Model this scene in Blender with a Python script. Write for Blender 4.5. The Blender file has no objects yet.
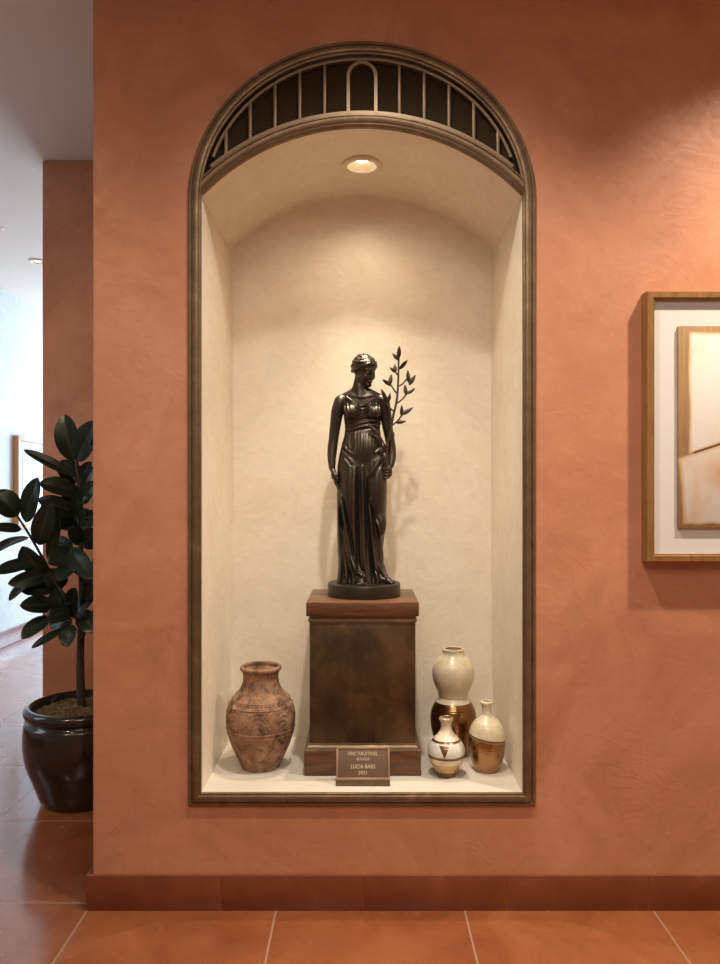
import bpy, bmesh, math, random
import numpy as np
from mathutils import Vector, Matrix

random.seed(7)
PI = math.pi
SC = bpy.context.scene
COL = SC.collection
CAMY, CAMZ, VX, HY, F = -2.5, 1.397, 362.0, 490.0, 750.0

def P(px, py, d):
    """photo pixel at distance d in front of the camera -> point of the place"""
    return Vector(((px - VX) / F * d, d + CAMY, CAMZ + (HY - py) / F * d))

# ------------------------------------------------------------------ objects
def link(o, parent=None):
    COL.objects.link(o)
    if parent is not None:
        o.parent = parent
    return o

def tag(o, label=None, cat=None, group=None, kind=None):
    if label: o['label'] = label
    if cat: o['category'] = cat
    if group: o['group'] = group
    if kind: o['kind'] = kind
    return o

def thing(name, label, cat, loc=(0, 0, 0), rotz=0.0, group=None):
    o = bpy.data.objects.new(name, None)
    o.empty_display_size = 0.1
    link(o)
    o.location = loc
    o.rotation_euler = (0, 0, rotz)
    return tag(o, label, cat, group)

def obj(name, bm, mat, parent=None, smooth=True, angle=None):
    me = bpy.data.meshes.new(name)
    bm.normal_update()
    bm.to_mesh(me)
    bm.free()
    o = bpy.data.objects.new(name, me)
    link(o, parent)
    for m in (mat if isinstance(mat, (list, tuple)) else [mat]):
        me.materials.append(m)
    if smooth:
        me.shade_smooth()
        if angle is not None:
            me.set_sharp_from_angle(angle=math.radians(angle))
    return o

def box(bm, x0, x1, y0, y1, z0, z1, bev=0.0, seg=2):
    vs = [bm.verts.new((x, y, z)) for x in (x0, x1) for y in (y0, y1) for z in (z0, z1)]
    q = [(0, 1, 3, 2), (4, 6, 7, 5), (0, 4, 5, 1), (2, 3, 7, 6), (0, 2, 6, 4), (1, 5, 7, 3)]
    fs = [bm.faces.new([vs[i] for i in f]) for f in q]
    if bev > 0:
        es = set()
        for f in fs:
            es.update(f.edges)
        bmesh.ops.bevel(bm, geom=list(es), offset=bev, segments=seg, profile=0.5, affect='EDGES')

def lathe(bm, prof, n=96, disp=None, cap_bottom=True, cap_top=False):
    """prof: list of (r, z); disp(r, z, theta) -> new r"""
    rings = []
    for r, z in prof:
        ring = []
        for i in range(n):
            t = 2 * PI * i / n
            rr = disp(r, z, t) if disp else r
            ring.append(bm.verts.new((rr * math.cos(t), rr * math.sin(t), z)))
        rings.append(ring)
    for a, b in zip(rings, rings[1:]):
        for i in range(n):
            j = (i + 1) % n
            bm.faces.new((a[i], a[j], b[j], b[i]))
    if cap_bottom:
        bm.faces.new(list(reversed(rings[0])))
    if cap_top:
        bm.faces.new(rings[-1])

def spline(pts, n):
    """Catmull-Rom through 2D/3D points"""
    p = [Vector(q) for q in pts]
    p = [p[0] * 2 - p[1]] + p + [p[-1] * 2 - p[-2]]
    out = []
    for i in range(1, len(p) - 2):
        for k in range(n):
            t = k / n
            a, b, c, d = p[i - 1], p[i], p[i + 1], p[i + 2]
            out.append(0.5 * ((2 * b) + (c - a) * t + (2 * a - 5 * b + 4 * c - d) * t * t + (3 * b - a - 3 * c + d) * t ** 3))
    out.append(p[-2])
    return out

def tube(bm, pts, radii, n=8, cap=True):
    pts = [Vector(p) for p in pts]
    if not isinstance(radii, (list, tuple)):
        radii = [radii] * len(pts)
    rings = []
    ref = Vector((0.3, 1, 0.2)).normalized()
    for i, p in enumerate(pts):
        t = (pts[min(i + 1, len(pts) - 1)] - pts[max(i - 1, 0)]).normalized()
        u = (ref - t * ref.dot(t)).normalized()
        v = t.cross(u)
        rings.append([bm.verts.new(p + (u * math.cos(2 * PI * k / n) + v * math.sin(2 * PI * k / n)) * radii[i]) for k in range(n)])
    for a, b in zip(rings, rings[1:]):
        for k in range(n):
            j = (k + 1) % n
            bm.faces.new((a[k], a[j], b[j], b[k]))
    if cap:
        bm.faces.new(list(reversed(rings[0])))
        bm.faces.new(rings[-1])

# ------------------------------------------------------------------ materials
class NT:
    def __init__(self, name):
        self.m = bpy.data.materials.new(name)
        self.m.use_nodes = True
        self.t = self.m.node_tree
        self.b = self.t.nodes['Principled BSDF']
        self.tc = self.t.nodes.new('ShaderNodeTexCoord')
    def n(self, kind, **kw):
        nd = self.t.nodes.new('ShaderNode' + kind)
        for k, v in kw.items():
            if k in nd.inputs:
                nd.inputs[k].default_value = v
            else:
                setattr(nd, k, v)
        return nd
    def l(self, a, b):
        self.t.links.new(a, b)
    def coord(self, which='Object', scale=(1, 1, 1), loc=(0, 0, 0)):
        mp = self.n('Mapping')
        mp.inputs['Scale'].default_value = scale
        mp.inputs['Location'].default_value = loc
        self.l(self.tc.outputs[which], mp.inputs['Vector'])
        return mp.outputs['Vector']
    def noise(self, vec, scale, detail=4, rough=0.5, dist=0.0):
        nd = self.n('TexNoise')
        nd.inputs['Scale'].default_value = scale
        nd.inputs['Detail'].default_value = detail
        nd.inputs['Roughness'].default_value = rough
        nd.inputs['Distortion'].default_value = dist
        self.l(vec, nd.inputs['Vector'])
        return nd.outputs['Fac']
    def ramp(self, fac, stops):
        r = self.n('ValToRGB')
        el = r.color_ramp.elements
        while len(el) < len(stops):
            el.new(0.5)
        for e, (p, c) in zip(el, stops):
            e.position = p
            e.color = (c[0], c[1], c[2], 1) if isinstance(c, (tuple, list)) else (c, c, c, 1)
        self.l(fac, r.inputs['Fac'])
        return r.outputs['Color']
    def val(self, x):
        return x
    def math(self, op, a, b=None, c=None, clamp=False):
        nd = self.n('Math')
        nd.operation = op
        nd.use_clamp = clamp
        for i, v in enumerate((a, b, c)):
            if v is None: continue
            if isinstance(v, (int, float)): nd.inputs[i].default_value = v
            else: self.l(v, nd.inputs[i])
        return nd.outputs[0]
    def mix(self, fac, a, b, mode='MIX'):
        nd = self.n('Mix')
        nd.data_type = 'RGBA'
        nd.blend_type = mode
        ins = [s for s in nd.inputs if s.enabled]
        for s, v in zip((nd.inputs[0], nd.inputs[6], nd.inputs[7]), (fac, a, b)):
            if isinstance(v, (int, float)): s.default_value = v
            elif isinstance(v, (tuple, list)): s.default_value = (v[0], v[1], v[2], 1)
            else: self.l(v, s)
        return nd.outputs[2]
    def maprange(self, v, a, b, c=0.0, d=1.0):
        nd = self.n('MapRange')
        nd.clamp = True
        self.l(v, nd.inputs[0])
        for i, x in enumerate((a, b, c, d)):
            nd.inputs[i + 1].default_value = x
        return nd.outputs[0]
    def bump(self, h, strength=0.2, dist=0.01, prev=None):
        nd = self.n('Bump')
        nd.inputs['Strength'].default_value = strength
        nd.inputs['Distance'].default_value = dist
        self.l(h, nd.inputs['Height'])
        if prev is not None:
            self.l(prev, nd.inputs['Normal'])
        self.l(nd.outputs[0], self.b.inputs['Normal'])
        return nd.outputs[0]
    def set(self, **kw):
        names = dict(color='Base Color', rough='Roughness', metal='Metallic', coat='Coat Weight', coat_rough='Coat Roughness', spec='Specular IOR Level', sheen='Sheen Weight')
        for k, v in kw.items():
            s = self.b.inputs[names[k]]
            if isinstance(v, (int, float)): s.default_value = v
            elif isinstance(v, (tuple, list)): s.default_value = (v[0], v[1], v[2], 1)
            else: self.l(v, s)
        return self

def plaster(name, c_lo, c_mid, c_hi, rough=(0.38, 0.6), bump=0.25, fine=0.12, scale=1.0):
    k = NT(name)
    v = k.coord('Object')
    warp = k.noise(v, 1.6 * scale, 3, 0.5, 0.6)
    big = k.noise(v, 2.4 * scale, 8, 0.62, 1.4)
    mid = k.noise(k.coord('Object', (1, 1, 1.5), (3, 1, 7)), 7 * scale, 7, 0.6, 2.2)
    col = k.ramp(big, [(0.28, c_lo), (0.5, c_mid), (0.74, c_hi)])
    sw = k.ramp(mid, [(0.3, 0.94), (0.55, 1.0), (0.75, 1.04)])
    k.set(color=k.mix(1.0, col, sw, 'MULTIPLY'))
    k.set(rough=k.maprange(mid, 0.3, 0.7, rough[1], rough[0]))
    # trowel sweeps: thin ridges along the contour lines of a warped noise, where a second noise lets them show
    n1 = k.noise(k.coord('Object', (1, 1, 0.75), (1, 4, 2)), 3.1 * scale, 2, 0.4, 2.6)
    saw = k.math('PINGPONG', k.math('MULTIPLY', n1, 7.0), 0.5)
    ridge = k.math('POWER', k.maprange(saw, 0.0, 0.5, 1.0, 0.0), 5.0)
    patch = k.maprange(k.noise(k.coord('Object', (1, 1, 1), (9, 2, 5)), 2.2 * scale, 2), 0.46, 0.66)
    h = k.math('ADD', k.math('MULTIPLY', k.math('MULTIPLY', ridge, patch), 0.26), k.math('MULTIPLY', mid, 0.9))
    h = k.math('ADD', h, k.math('MULTIPLY', k.noise(v, 60 * scale, 4, 0.6), fine))
    k.bump(h, bump, 0.012)
    return k.m

M = {}
M['orange'] = plaster('terracotta_plaster', (0.42, 0.168, 0.085), (0.51, 0.220, 0.119), (0.59, 0.272, 0.157), (0.40, 0.62), 0.11)
M['cream'] = plaster('cream_plaster', (0.79, 0.69, 0.55), (0.83, 0.74, 0.60), (0.86, 0.78, 0.66), (0.5, 0.7), 0.10, 0.1, 1.3)
M['white_wall'] = plaster('white_plaster', (0.60, 0.61, 0.59), (0.64, 0.65, 0.63), (0.67, 0.68, 0.66), (0.6, 0.8), 0.08)
M['ceiling'] = NT('ceiling_paint').set(color=(0.74, 0.65, 0.57), rough=0.85).m
M['hall_wall'] = NT('hall_paint').set(color=(0.62, 0.52, 0.42), rough=0.8).m

def ledge_mat():
    k = NT('pale_stone_ledge')
    v = k.coord('Object')
    c = k.ramp(k.noise(v, 5, 6), [(0.3, (0.58, 0.525, 0.45)), (0.7, (0.65, 0.59, 0.51))])
    k.set(color=c, rough=0.42)
    return k.m
M['ledge'] = ledge_mat()

TILE, TX, TY = 0.627, -0.913, 0.037
def floor_mat():
    k = NT('terracotta_floor_tile')
    v = k.coord('Object', (1 / TILE, 1 / TILE, 1), (-TX / TILE, -TY / TILE, 0))
    sep = k.n('SeparateXYZ'); k.l(v, sep.inputs[0])
    def edge(o):
        fr = k.math('FRACT', k.math('ADD', o, 50.0))
        return k.math('ABSOLUTE', k.math('SUBTRACT', fr, 0.5))
    ex, ey = edge(sep.outputs[0]), edge(sep.outputs[1])
    e = k.math('MAXIMUM', ex, ey)
    grout = k.maprange(e, 0.4940, 0.4965)
    pillow = k.maprange(e, 0.47, 0.494, 1.0, 0.0)
    fl = k.n('VectorMath'); fl.operation = 'FLOOR'; k.l(v, fl.inputs[0])
    wn = k.n('TexWhiteNoise'); k.l(fl.outputs[0], wn.inputs['Vector'])
    vo = k.coord('Object')
    big = k.noise(vo, 3.2, 7, 0.6, 1.0)
    col = k.ramp(big, [(0.25, (0.20, 0.058, 0.020)), (0.5, (0.29, 0.092, 0.033)), (0.78, (0.37, 0.135, 0.052))])
    hs = k.n('HueSaturation'); k.l(col, hs.inputs['Color'])
    k.l(k.maprange(wn.outputs['Value'], 0, 1, 0.82, 1.12), hs.inputs['Value'])
    col = k.mix(grout, hs.outputs[0], (0.33, 0.20, 0.135))
    k.set(color=col)
    r = k.maprange(k.noise(vo, 9, 6, 0.6, 0.5), 0.3, 0.7, 0.16, 0.30)
    k.set(rough=k.math('ADD', r, k.math('MULTIPLY', grout, 0.4)))
    h = k.math('ADD', k.math('MULTIPLY', pillow, 0.4), k.math('MULTIPLY', k.noise(vo, 5, 2), 0.07))
    k.bump(h, 0.2, 0.008)
    k.set(coat=0.5, coat_rough=0.13)
    return k.m
M['floor'] = floor_mat()

def skirt_mat():
    k = NT('terracotta_skirting_tile')
    v = k.coord('Object')
    c = k.ramp(k.noise(v, 6, 6, 0.6, 1.0), [(0.25, (0.145, 0.036, 0.013)), (0.55, (0.195, 0.052, 0.019)), (0.8, (0.245, 0.075, 0.030))])
    k.set(color=c, rough=0.33)
    k.bump(k.noise(v, 14, 4), 0.15, 0.006)
    return k.m
M['skirt'] = skirt_mat()
M['grout'] = NT('grout').set(color=(0.55, 0.36, 0.26), rough=0.9).m

def bronze_trim():
    k = NT('aged_bronze_trim')
    v = k.coord('Object', (1, 1, 1))
    a = k.noise(v, 9, 6, 0.65, 0.8)
    c = k.ramp(a, [(0.25, (0.11, 0.069, 0.036)), (0.55, (0.185, 0.120, 0.066)), (0.8, (0.28, 0.19, 0.108))])
    k.set(color=c, metal=0.55, rough=k.maprange(a, 0.3, 0.7, 0.50, 0.36))
    k.bump(k.noise(v, 55, 3), 0.05, 0.003)
    return k.m
M['trim'] = bronze_trim()
M['bar'] = NT('brushed_bronze_bar').set(color=(0.25, 0.178, 0.112), metal=0.6, rough=0.45).m

def mesh_panel():
    k = NT('dark_woven_mesh_panel')
    v = k.coord('Object')
    w = k.n('TexWave'); w.wave_type = 'BANDS'; w.bands_direction = 'X'
    w.inputs['Scale'].default_value = 60; k.l(v, w.inputs['Vector'])
    w2 = k.n('TexWave'); w2.wave_type = 'BANDS'; w2.bands_direction = 'Z'
    w2.inputs['Scale'].default_value = 60; k.l(v, w2.inputs['Vector'])
    h = k.math('MAXIMUM', w.outputs['Fac'], w2.outputs['Fac'])
    k.set(color=k.ramp(h, [(0.3, (0.008, 0.005, 0.0025)), (0.9, (0.050, 0.031, 0.014))]), metal=0.0, rough=0.85, spec=0.15)
    k.bump(h, 0.3, 0.001)
    return k.m
M['mesh'] = mesh_panel()

def statue_bronze(name='dark_patinated_bronze', g=1.0):
    k = NT(name)
    v = k.coord('Object')
    a = k.noise(v, 14, 6, 0.6, 0.6)
    geo = k.n('NewGeometry')
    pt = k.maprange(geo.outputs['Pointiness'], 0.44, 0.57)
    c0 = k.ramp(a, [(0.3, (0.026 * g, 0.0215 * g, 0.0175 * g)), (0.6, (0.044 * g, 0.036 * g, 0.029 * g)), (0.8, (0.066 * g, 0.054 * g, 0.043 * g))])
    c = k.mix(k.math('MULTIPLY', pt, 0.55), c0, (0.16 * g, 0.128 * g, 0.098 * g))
    k.set(color=c, metal=0.85, rough=k.maprange(a, 0.3, 0.7, 0.44, 0.31))
    return k.m
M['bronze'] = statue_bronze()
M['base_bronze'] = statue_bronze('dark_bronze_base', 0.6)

def panel_bronze():
    k = NT('mottled_bronze_panel')
    v = k.coord('Object')
    a = k.noise(v, 5.5, 6, 0.6, 0.7)
    b = k.noise(k.coord('Object', (1, 1, 0.5), (4, 4, 4)), 11, 5, 0.55, 0.5)
    s = k.math('MULTIPLY', k.math('ADD', a, b), 0.5)
    c = k.ramp(s, [(0.36, (0.030, 0.018, 0.009)), (0.50, (0.085, 0.050, 0.023)), (0.64, (0.165, 0.098, 0.045))])
    k.set(color=c, metal=0.55, rough=k.maprange(b, 0.3, 0.7, 0.52, 0.36))
    return k.m
M['panel'] = panel_bronze()

def wood():
    k = NT('dark_walnut_wood')
    v = k.coord('Object', (1.6, 14, 14))
    a = k.noise(v, 5, 6, 0.6, 0.9)
    c = k.ramp(a, [(0.28, (0.055, 0.022, 0.010)), (0.5, (0.115, 0.046, 0.020)), (0.75, (0.19, 0.080, 0.034))])
    k.set(color=c, rough=0.36)
    k.bump(a, 0.08, 0.002)
    return k.m
M['wood'] = wood()

def gilt():
    k = NT('brown_gilt_wood')
    v = k.coord('Object', (6, 6, 1.0))
    a = k.noise(v, 8, 6, 0.6, 0.6)
    c = k.ramp(a, [(0.3, (0.24, 0.115, 0.035)), (0.6, (0.33, 0.17, 0.055)), (0.8, (0.40, 0.22, 0.08))])
    k.set(color=c, metal=0.35, rough=0.42)
    return k.m
M['gilt'] = gilt()
M['mat'] = NT('white_mat_board').set(color=(0.65, 0.63, 0.61), rough=0.8).m

# ------------------------------------------------------------------ the setting
HX, ZB, ZS = 0.535, 0.387, 2.380          # niche half width, ledge level, springing
RISE = 0.227
RA = (HX * HX + RISE * RISE) / (2 * RISE)
ZC = ZS + RISE - RA                        # centre of the segmental arch
ND = 0.57
OA, OB, OZ = 0.577, 0.524, 2.364           # outer ellipse of the bronze frame
OBOT = 0.347
ROOMH = 3.2
WL, WR, WB, WF = -3.2, 2.7, -4.6, 7.0
WEND = -0.898

def outline_outer(inset=0.0, n=64):
    """outer outline of the frame, counter clockwise from the foot of the side x>0"""
    a, b = OA - inset, OB - inset
    pts = [(a, OBOT + inset)]
    for k in range(10):
        z = OBOT + inset + (OZ - OBOT - inset) * (k + 1) / 11
        pts.append((a, z))
    for i in range(n + 1):
        t = PI * i / n
        pts.append((a * math.cos(t), OZ + b * math.sin(t)))
    for k in range(10):
        z = OZ + (OBOT + inset - OZ) * (k + 1) / 11
        pts.append((-a, z))
    pts.append((-a, OBOT + inset))
    return pts

def struct(name, bm, m, label, cat, smooth=False, angle=None):
    o = obj(name, bm, m, None, smooth, angle)
    return tag(o, label, cat, kind='structure')

# wall that holds the niche
bm = bmesh.new()
hole = outline_outer(0.02)
cx, cz = 0.0, 1.5
rx0, rx1, rz0, rz1 = WEND + 0.006, WR, 0.0, ROOMH
corn = [(rx1, rz0), (rx1, rz1), (rx0, rz1), (rx0, rz0)]
def ang(p): return math.atan2(p[1] - cz, p[0] - cx)
def hit(t, poly=None):
    c, s = math.cos(t), math.sin(t)
    best = 1e9
    for lim, comp in ((rx1 - cx, c), (rx0 - cx, c), (rz1 - cz, s), (rz0 - cz, s)):
        if abs(comp) > 1e-9 and lim / comp > 0:
            best = min(best, lim / comp)
    return (cx + c * best, cz + s * best)
def hit_hole(t):
    c, s = math.cos(t), math.sin(t)
    best = None
    for p, q in zip(hole, hole[1:] + hole[:1]):
        dx, dz = q[0] - p[0], q[1] - p[1]
        det = c * (-dz) + dx * s
        if abs(det) < 1e-12: continue
        ax, az = p[0] - cx, p[1] - cz
        r = (ax * (-dz) + dx * az) / det
        u = (c * az - s * ax) / det
        if r > 0 and -1e-6 <= u <= 1 + 1e-6:
            best = r if best is None else min(best, r)
    return (cx + c * best, cz + s * best)
rays = [(ang(p), p, hit(ang(p))) for p in hole] + [(ang(c), hit_hole(ang(c)), c) for c in corn]
for k in range(1, 10):
    xb = -0.55 + 0.11 * k
    q = (xb, OBOT + 0.02)
    rays.append((ang(q), q, hit(ang(q))))
rays.sort(key=lambda r: r[0])
vi = [bm.verts.new((r[1][0], 0, r[1][1])) for r in rays]
vo = [bm.verts.new((r[2][0], 0, r[2][1])) for r in rays]
n = len(rays)
for i in range(n):
    j = (i + 1) % n
    bm.faces.new((vi[i], vo[i], vo[j], vi[j]))
# rounded arris, end face and back face
prev = None
colsv = []
for k in range(6):
    t = PI / 2 * k / 5
    colsv.append((WEND + 0.006 - 0.006 * math.sin(t), 0.006 - 0.006 * math.cos(t)))
colsv += [(WEND, 0.80), (WR, 0.80)]
pc = None
for x, y in colsv:
    c = (bm.verts.new((x, y, 0)), bm.verts.new((x, y, ROOMH)))
    if pc: bm.faces.new((pc[0], pc[1], c[1], c[0]))
    pc = c
bmesh.ops.recalc_face_normals(bm, faces=bm.faces)
struct('wall_front', bm, M['orange'], 'terracotta orange plaster wall around the arched niche', 'wall', True, 30)

# niche lining
def arch_section(n=40):
    pts = [(HX, ZB), (HX, ZS)]
    a0 = math.asin(HX / RA)
    for i in range(1, n):
        t = a0 - 2 * a0 * i / n
        pts.append((RA * math.sin(t), ZC + RA * math.cos(t)))
    return pts + [(-HX, ZS), (-HX, ZB)]
sec = arch_section()
bm = bmesh.new()
FIL = 0.012
ring_defs = [(0.0, 0.0), (ND - FIL, 0.0)] + [(ND - FIL + FIL * math.sin(t), FIL * (1 - math.cos(t))) for t in (PI / 10, PI / 5, 3 * PI / 10, 2 * PI / 5, PI / 2)]
rings = []
for y, ins in ring_defs:
    k = (HX - ins) / HX
    ring = []
    for x, z in sec:
        zz = z if z < ZS - 1e-6 else ZS + (z - ZS) * k - ins * ((z - ZS) / RISE) * 0.6
        ring.append(bm.verts.new((x * k, y, zz)))
    rings.append(ring)
for a, b in zip(rings, rings[1:]):
    for i in range(len(sec) - 1):
        bm.faces.new((a[i], a[i + 1], b[i + 1], b[i]))
bm.faces.new(rings[-1])
bmesh.ops.recalc_face_normals(bm, faces=bm.faces)
bmesh.ops.reverse_faces(bm, faces=bm.faces)
struct('wall_niche', bm, M['cream'], 'cream plaster lining and vault of the lit niche', 'niche', True, 40)
bm = bmesh.new()
box(bm, -HX - 0.02, HX + 0.02, 0.001, ND + 0.02, ZB - 0.04, ZB)
struct('trim_1', bm, M['ledge'], 'pale stone ledge on the bottom of the niche', 'ledge')

# floor and ceiling
bm = bmesh.new(); box(bm, WL - 0.1, WR + 0.1, WB - 0.1, WF + 0.1, -0.1, 0.0)
struct('floor', bm, M['floor'], 'glossy terracotta tiled floor with pale grout lines', 'floor')
bm = bmesh.new(); box(bm, WL - 0.1, WR + 0.1, WB - 0.1, WF + 0.1, ROOMH, ROOMH + 0.1)
struct('ceiling', bm, M['ceiling'], 'plain off-white ceiling over the corridor', 'ceiling')
# room walls (long wall to the corridor side has an opening towards the garden out of view)
def wall_x(name, x0, x1, ya, yb, holes, m, label):
    bm = bmesh.new()
    ys = sorted(holes)
    y = ya
    for (h0, h1, z0, z1) in ys:
        box(bm, x0, x1, y, h0, 0, ROOMH)
        box(bm, x0, x1, h0, h1, 0, z0)
        box(bm, x0, x1, h0, h1, z1, ROOMH)
        y = h1
    box(bm, x0, x1, y, yb, 0, ROOMH)
    return struct(name, bm, m, label, 'wall')
wall_x('wall_left', WL - 0.1, WL, WB, WF, [(0.15, 0.75, 0.9, 2.4)], M['white_wall'], 'bright white corridor wall with a small framed print')
wall_x('wall_right', WR, WR + 0.1, WB, WF, [], M['hall_wall'], 'hall side wall beyond the painting')
bm = bmesh.new(); box(bm, WL, WR, WB - 0.1, WB, 0, ROOMH)
struct('wall_back', bm, M['hall_wall'], 'plain hall wall facing the niche', 'wall')
bm = bmesh.new()
for b in ((WL, -2.9, 0, ROOMH), (0.2, WR, 0, ROOMH), (-2.9, 0.2, 0, 0.3), (-2.9, 0.2, 2.9, ROOMH)):
    box(bm, b[0], b[1], WF, WF + 0.1, b[2], b[3])
struct('wall_far', bm, M['white_wall'], 'white end wall of the corridor with a wide window', 'wall')
def window(name, bm_boxes, label):
    bm = bmesh.new()
    for b in bm_boxes: box(bm, *b)
    return struct(name, bm, M['ceiling'], label, 'window')
w = 0.05
window('window_1', [(-2.9, 0.2, WF + .02, WF + .08, 0.3, 0.3 + w), (-2.9, 0.2, WF + .02, WF + .08, 2.9 - w, 2.9)] +
       [(x, x + w, WF + .02, WF + .08, 0.3, 2.9) for x in (-2.9, -1.9, -0.85, 0.15)], 'wide white window frame at the corridor end')
window('window_2', [(WL - .08, WL - .02, 0.15, 0.75, 0.9, 0.9 + w), (WL - .08, WL - .02, 0.15, 0.75, 2.4 - w, 2.4)] +
       [(WL - .08, WL - .02, y, y + w, 0.9, 2.4) for y in (0.15, 0.70)], 'white window frame beside the potted plant')
# pier behind the plant
PX, PY = (42 - VX) / F * 4.1, 4.1 + CAMY
bm = bmesh.new(); box(bm, PX, 1.2, PY, PY + 0.35, 0, ROOMH, 0.008, 2)
struct('wall_passage', bm, M['orange'], 'terracotta orange pier standing behind the potted plant', 'wall', True, 30)

# skirting of the niche wall: single tiles with grout between, turning the corner
bm = bmesh.new()
BH, BT = 0.1175, 0.012
joints = [WEND - 0.02, (220 - VX) / 302.6, (363 - VX) / 302.6, (507 - VX) / 302.6, (650 - VX) / 302.6]
while joints[-1] < WR: joints.append(joints[-1] + 0.475)
joints[-1] = WR
for a, b in zip(joints, joints[1:]):
    box(bm, a + 0.002, b - 0.002, -BT, -0.002, 0.003, BH, 0.004, 2)
ys = [-0.002, 0.38, 0.8]
for a, b in zip(ys, ys[1:]):
    box(bm, WEND - 0.02, WEND - 0.002, a + 0.002, b - 0.002, 0.003, BH, 0.004, 2)
nf = len(bm.faces)
box(bm, WEND - 0.02 + 0.004, WR, -BT + 0.0012, 0.0, 0.0, BH - 0.0015)
box(bm, WEND - 0.02 + 0.0035, WEND, -0.002, 0.8, 0.0, BH - 0.003)
bm.faces.ensure_lookup_table()
for f in bm.faces[nf:]: f.material_index = 1
struct('baseboard_front', bm, [M['skirt'], M['grout']], 'terracotta skirting tiles under the niche wall', 'baseboard', True, 30)
bm = bmesh.new(); box(bm, WL, WL + 0.02, -0.6, WF, 0, 0.14, 0.004, 2)
struct('baseboard_left', bm, M['skirt'], 'terracotta skirting along the white corridor wall', 'baseboard', True, 30)
bm = bmesh.new(); box(bm, PX - 0.02, 1.2, PY - 0.02, PY, 0, BH, 0.004, 2)
struct('baseboard_passage', bm, M['skirt'], 'terracotta skirting of the pier behind the plant pot', 'baseboard', True, 30)

# ------------------------------------------------------------------ bronze frame and grille
def sweep(bm, path, normals, prof, closed=False):
    """prof: (inward offset, distance in front of the wall)"""
    rows = []
    for (x, z), (nx, nz) in zip(path, normals):
        rows.append([bm.verts.new((x + nx * u, -d, z + nz * u)) for u, d in prof])
    m = len(rows)
    for i in range(m if closed else m - 1):
        a, b = rows[i], rows[(i + 1) % m]
        for k in range(len(prof) - 1):
            bm.faces.new((a[k], a[k + 1], b[k + 1], b[k]))
    return rows
def mitre(path, closed=True):
    out = []
    m = len(path)
    for i in range(m):
        p = Vector(path[i])
        a = Vector(path[i - 1]) if closed or i > 0 else p
        b = Vector(path[(i + 1) % m]) if closed or i < m - 1 else p
        d1, d2 = (p - a), (b - p)
        d1 = d1.normalized() if d1.length > 1e-9 else d2.normalized()
        d2 = d2.normalized() if d2.length > 1e-9 else d1
        n1, n2 = Vector((-d1.y, d1.x)), Vector((-d2.y, d2.x))
        nn = (n1 + n2).normalized()
        out.append(tuple(nn / max(0.3, nn.dot(n1))))
    return out
frame = thing('niche_frame', 'dark bronze molded frame lining the arched niche opening', 'niche frame', (0, 0, ZB))
path = outline_outer(0.0, 80)
prof = [(0, -0.002), (0, 0.014), (0.003, 0.018), (0.009, 0.018), (0.0105, 0.012), (0.013, 0.012), (0.0145, 0.021), (0.018, 0.0235), (0.028, 0.0235), (0.032, 0.020),
        (0.0335, 0.012), (0.039, 0.011), (0.040, 0.008), (0.040, -0.003)]
prof = [(u * 1.05, d * 0.62 if d > 0 else d) for u, d in prof]
bm = bmesh.new(); sweep(bm, path, mitre(path), prof, True)
bmesh.ops.translate(bm, verts=bm.verts, vec=(0, 0, -ZB))
bmesh.ops.recalc_face_normals(bm, faces=bm.faces)
obj('casing', bm, M['trim'], frame, True, 35)
# arched transom between niche vault and grille
def arc_pts(R, xmax, n=60):
    t0 = math.asin(min(0.999, xmax / R))
    return [(R * math.sin(t0 - 2 * t0 * i / n), ZC + R * math.cos(t0 - 2 * t0 * i / n)) for i in range(n + 1)]
tp = [(-0.004, -0.004), (-0.004, 0.012), (0.0, 0.017), (0.004, 0.019), (0.008, 0.016), (0.010, 0.018), (0.018, 0.024), (0.026, 0.024), (0.030, 0.016), (0.032, 0.010), (0.034, 0.014), (0.038, 0.014), (0.040, 0.006), (0.040, -0.02)]
tp = [(u, d * 0.8 if d > 0 else d) for u, d in tp]
ap = arc_pts(RA, HX - 0.001)
bm = bmesh.new()
nrm = [((x) / RA, (z - ZC) / RA) for x, z in ap]
rows = []
for (x, z), (nx, nz) in zip(ap, nrm):
    r = []
    for u, d in tp:
        xx = max(-HX + 0.002, min(HX - 0.002, x + nx * u))
        r.append(bm.verts.new((xx, -d, z + nz * u - ZB)))
    rows.append(r)
for a, b in zip(rows, rows[1:]):
    for k in range(len(tp) - 1): bm.faces.new((a[k], a[k + 1], b[k + 1], b[k]))
bmesh.ops.recalc_face_normals(bm, faces=bm.faces)
bmesh.ops.reverse_faces(bm, faces=bm.faces)
obj('transom_arch', bm, M['trim'], frame, True, 35)

grille = thing('arched_grille', 'dark mesh lunette grille with bronze bars above the niche', 'grille', (0, 0, ZS))
EA, EB = OA - 0.050, OB - 0.0475            # ellipse at the outer edge of the grille
RG = RA + 0.046                            # lower edge of the grille
def top_z(x, ins=0.0):
    a, b = EA - ins, EB - ins
    return OZ + b * math.sqrt(max(0.0, 1 - (x / a) ** 2)) if abs(x) < a else -1
def bot_z(x, ins=0.0):
    R = RG + ins
    return ZC + math.sqrt(R * R - x * x)
def tip(ins_t, ins_b):
    lo, hi = 0.2, EA - ins_t - 1e-4
    for _ in range(50):
        mid = (lo + hi) / 2
        if top_z(mid, ins_t) > bot_z(mid, ins_b): lo = mid
        else: hi = mid
    return lo
bm = bmesh.new()
xm = tip(-0.012, -0.012)
prev = None
for i in range(61):
    x = -xm + 2 * xm * i / 60
    c = [bm.verts.new((x, y, z - ZS)) for z in (bot_z(x, -0.012), max(top_z(x, -0.012), bot_z(x, -0.012) + 1e-4)) for y in (0.026, 0.032)]
    if prev:
        for a, b in ((0, 2), (2, 3), (3, 1), (1, 0)): bm.faces.new((prev[a], prev[b], c[b], c[a]))
    prev = c
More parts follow.
